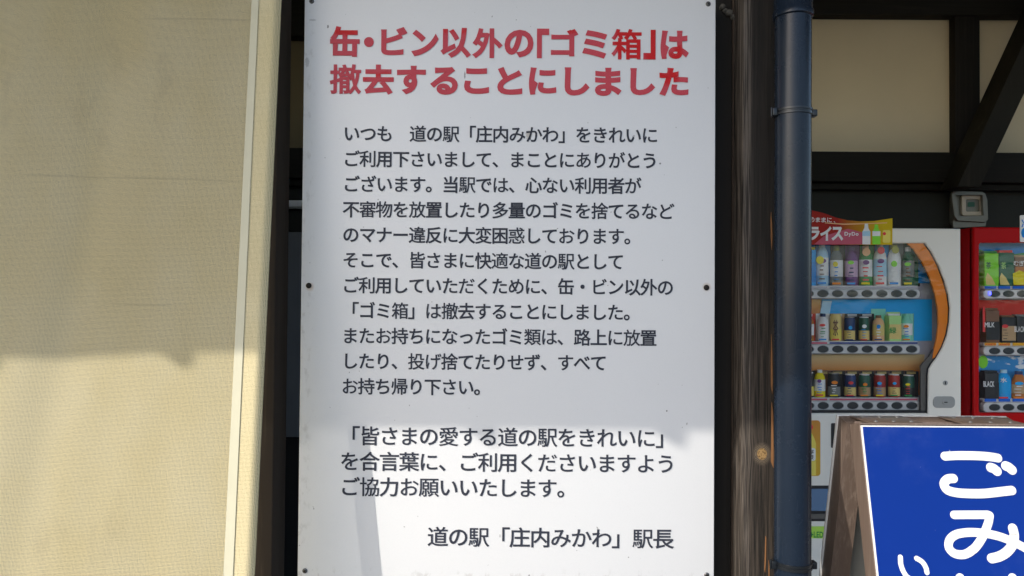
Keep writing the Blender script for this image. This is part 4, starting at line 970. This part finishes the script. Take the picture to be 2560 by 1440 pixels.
# hinge bar bridging the two leaves, with its rivets
hb = MB().box((x0 + .012, yf + .0485, zt_ - .018), (x1 - .012, yf + .0535, zt_ - .002), .001).build('hinge_bar', M['brown_vinyl'], sw, True)
def strap(xa, xb):
    mb = MB().box((xa, yf + .004, zt_ + .0005), (xb, yf + .098, zt_ + .0030), .0008)
    o = mb.build('hinge_plate', M['hinge'], sw, True)
    for i in range(3):
        for yy in (yf + .022, yf + .080):
            MB().lathe((xa + (xb - xa) * (.18 + .32 * i), yy, zt_ + .0031), [(.0042, 0), (.0042, .0008), (.002, .0022)], 12).build('rivet', M['steel'], o, True)
M['hinge'] = mat('brown coated hinge plate', (.17, .125, .10), .3, .6, metal=.3, var=.15, vscale=40)
strap(x0 + .022, x0 + .135); strap(x1 - .150, x1 - .022)
slab(MB(), leaf(yf, -1), .0, W_, -.0030, .0, -.046, .0).build('top_cap', M['brown_vinyl'], sw)
slab(MB(), leaf(yf + .102, 1), .0, W_, -.0030, .0, -.046, .0).build('top_cap', M['brown_vinyl'], sw)
# lettering strokes laid on the blue face
dn = Vector((0, -math.sin(math.radians(13.5)), -math.cos(math.radians(13.5)))); nout = Vector((0, -math.cos(math.radians(13.5)), math.sin(math.radians(13.5))))
o0 = Vector((x0, yf, zt_)) + nout * .0013
def on_face(zx, zy):
    px, py = 1960 + zx / 3.2733, 1000 + zy / 3.2733
    d = CF + CR * ((px - 1280) / FPX) - CU * ((py - 720) / FPX); e = Vector((0, 0, EYE))
    t = (o0 - e).dot(nout) / d.dot(nout); return e + d * t
lift = [0]
def smooth_line(pts, n=8):
    out = []
    q = [pts[0]] + list(pts) + [pts[-1]]
    for i in range(1, len(q) - 2):
        p0, p1, p2, p3 = q[i - 1], q[i], q[i + 1], q[i + 2]
        for k in range(n):
            t = k / n
            out.append(tuple(.5 * ((2 * p1[j]) + (-p0[j] + p2[j]) * t + (2 * p0[j] - 5 * p1[j] + 4 * p2[j] - p3[j]) * t * t + (-p0[j] + 3 * p1[j] - 3 * p2[j] + p3[j]) * t ** 3) for j in (0, 1)))
    out.append(pts[-1]); return out
def brush(mb, pts, width, smooth=True, cap=1.0):
    sc = .5 * (on_face(1600, 800) - on_face(1500, 800)).length / 100 * width
    ln = [on_face(*p) for p in (smooth_line(pts) if smooth else pts)]
    def disc(c):
        lift[0] += 1; u = Vector((1, 0, 0)); pl = [c + u * (sc * math.cos(a)) + dn * (sc * math.sin(a)) + nout * (.00002 * lift[0]) for a in [2 * math.pi * i / 24 for i in range(24)]]
        mb.add(pl, [tuple(range(24))])
    L_, R_ = [], []
    for i, p in enumerate(ln):
        t = (ln[min(i + 1, len(ln) - 1)] - ln[max(i - 1, 0)]).normalized(); s_ = t.cross(nout).normalized() * sc
        L_.append(p + s_); R_.append(p - s_)
    for i in range(len(ln) - 1):
        lift[0] += 1; k = nout * (.00002 * (lift[0] % 40)); mb.add([L_[i] + k, L_[i + 1] + k, R_[i + 1] + k, R_[i] + k], [(0, 1, 2, 3)])
        if i and smooth: pass
    lift[0] %= 40
    for p in (ln if not smooth else (ln[0], ln[-1])): disc(p)
    for p in ln[1:-1:2]: disc(p)
def letter():
    me = bpy.data.meshes.new('letter'); me.from_pydata(mb.v, [], mb.f); link_mesh('letter', me, M['face_white'], sw)
mb = MB()
brush(mb, [(1315, 460), (1420, 455), (1560, 456), (1670, 463), (1748, 475)], 72)
brush(mb, [(1384, 642), (1338, 648), (1308, 686), (1334, 735), (1410, 758), (1520, 766), (1640, 765), (1760, 752), (1862, 740)], 74)
brush(mb, [(1692, 553), (1716, 562), (1742, 582)], 78); brush(mb, [(1814, 540), (1838, 550), (1864, 572)], 78)
letter(); mb = MB()
brush(mb, [(1392, 940), (1520, 939), (1668, 939)], 66, False)
brush(mb, [(1682, 945), (1672, 1000), (1648, 1065), (1612, 1140), (1555, 1215), (1480, 1262), (1400, 1258), (1350, 1212), (1352, 1150), (1400, 1104), (1490, 1085), (1600, 1086), (1720, 1106), (1830, 1142), (1960, 1205), (2010, 1240)], 68)
brush(mb, [(1870, 1050), (1882, 1110), (1868, 1185), (1820, 1245), (1760, 1280), (1698, 1296)], 76)
letter(); mb = MB()
brush(mb, [(952, 1286), (955, 1340), (972, 1395), (1000, 1440), (1030, 1462)], 40); brush(mb, [(1085, 1296), (1130, 1325), (1158, 1368), (1170, 1412)], 40)
letter(); mb = MB()
brush(mb, [(1440, 1458), (1440, 1640)], 74, False); brush(mb, [(1870, 1458), (1870, 1640)], 74, False); brush(mb, [(1700, 1520), (2000, 1520)], 70, False)
letter(); mb = MB()
brush(mb, [(1052, 1470), (1060, 1560)], 40, False)
letter()
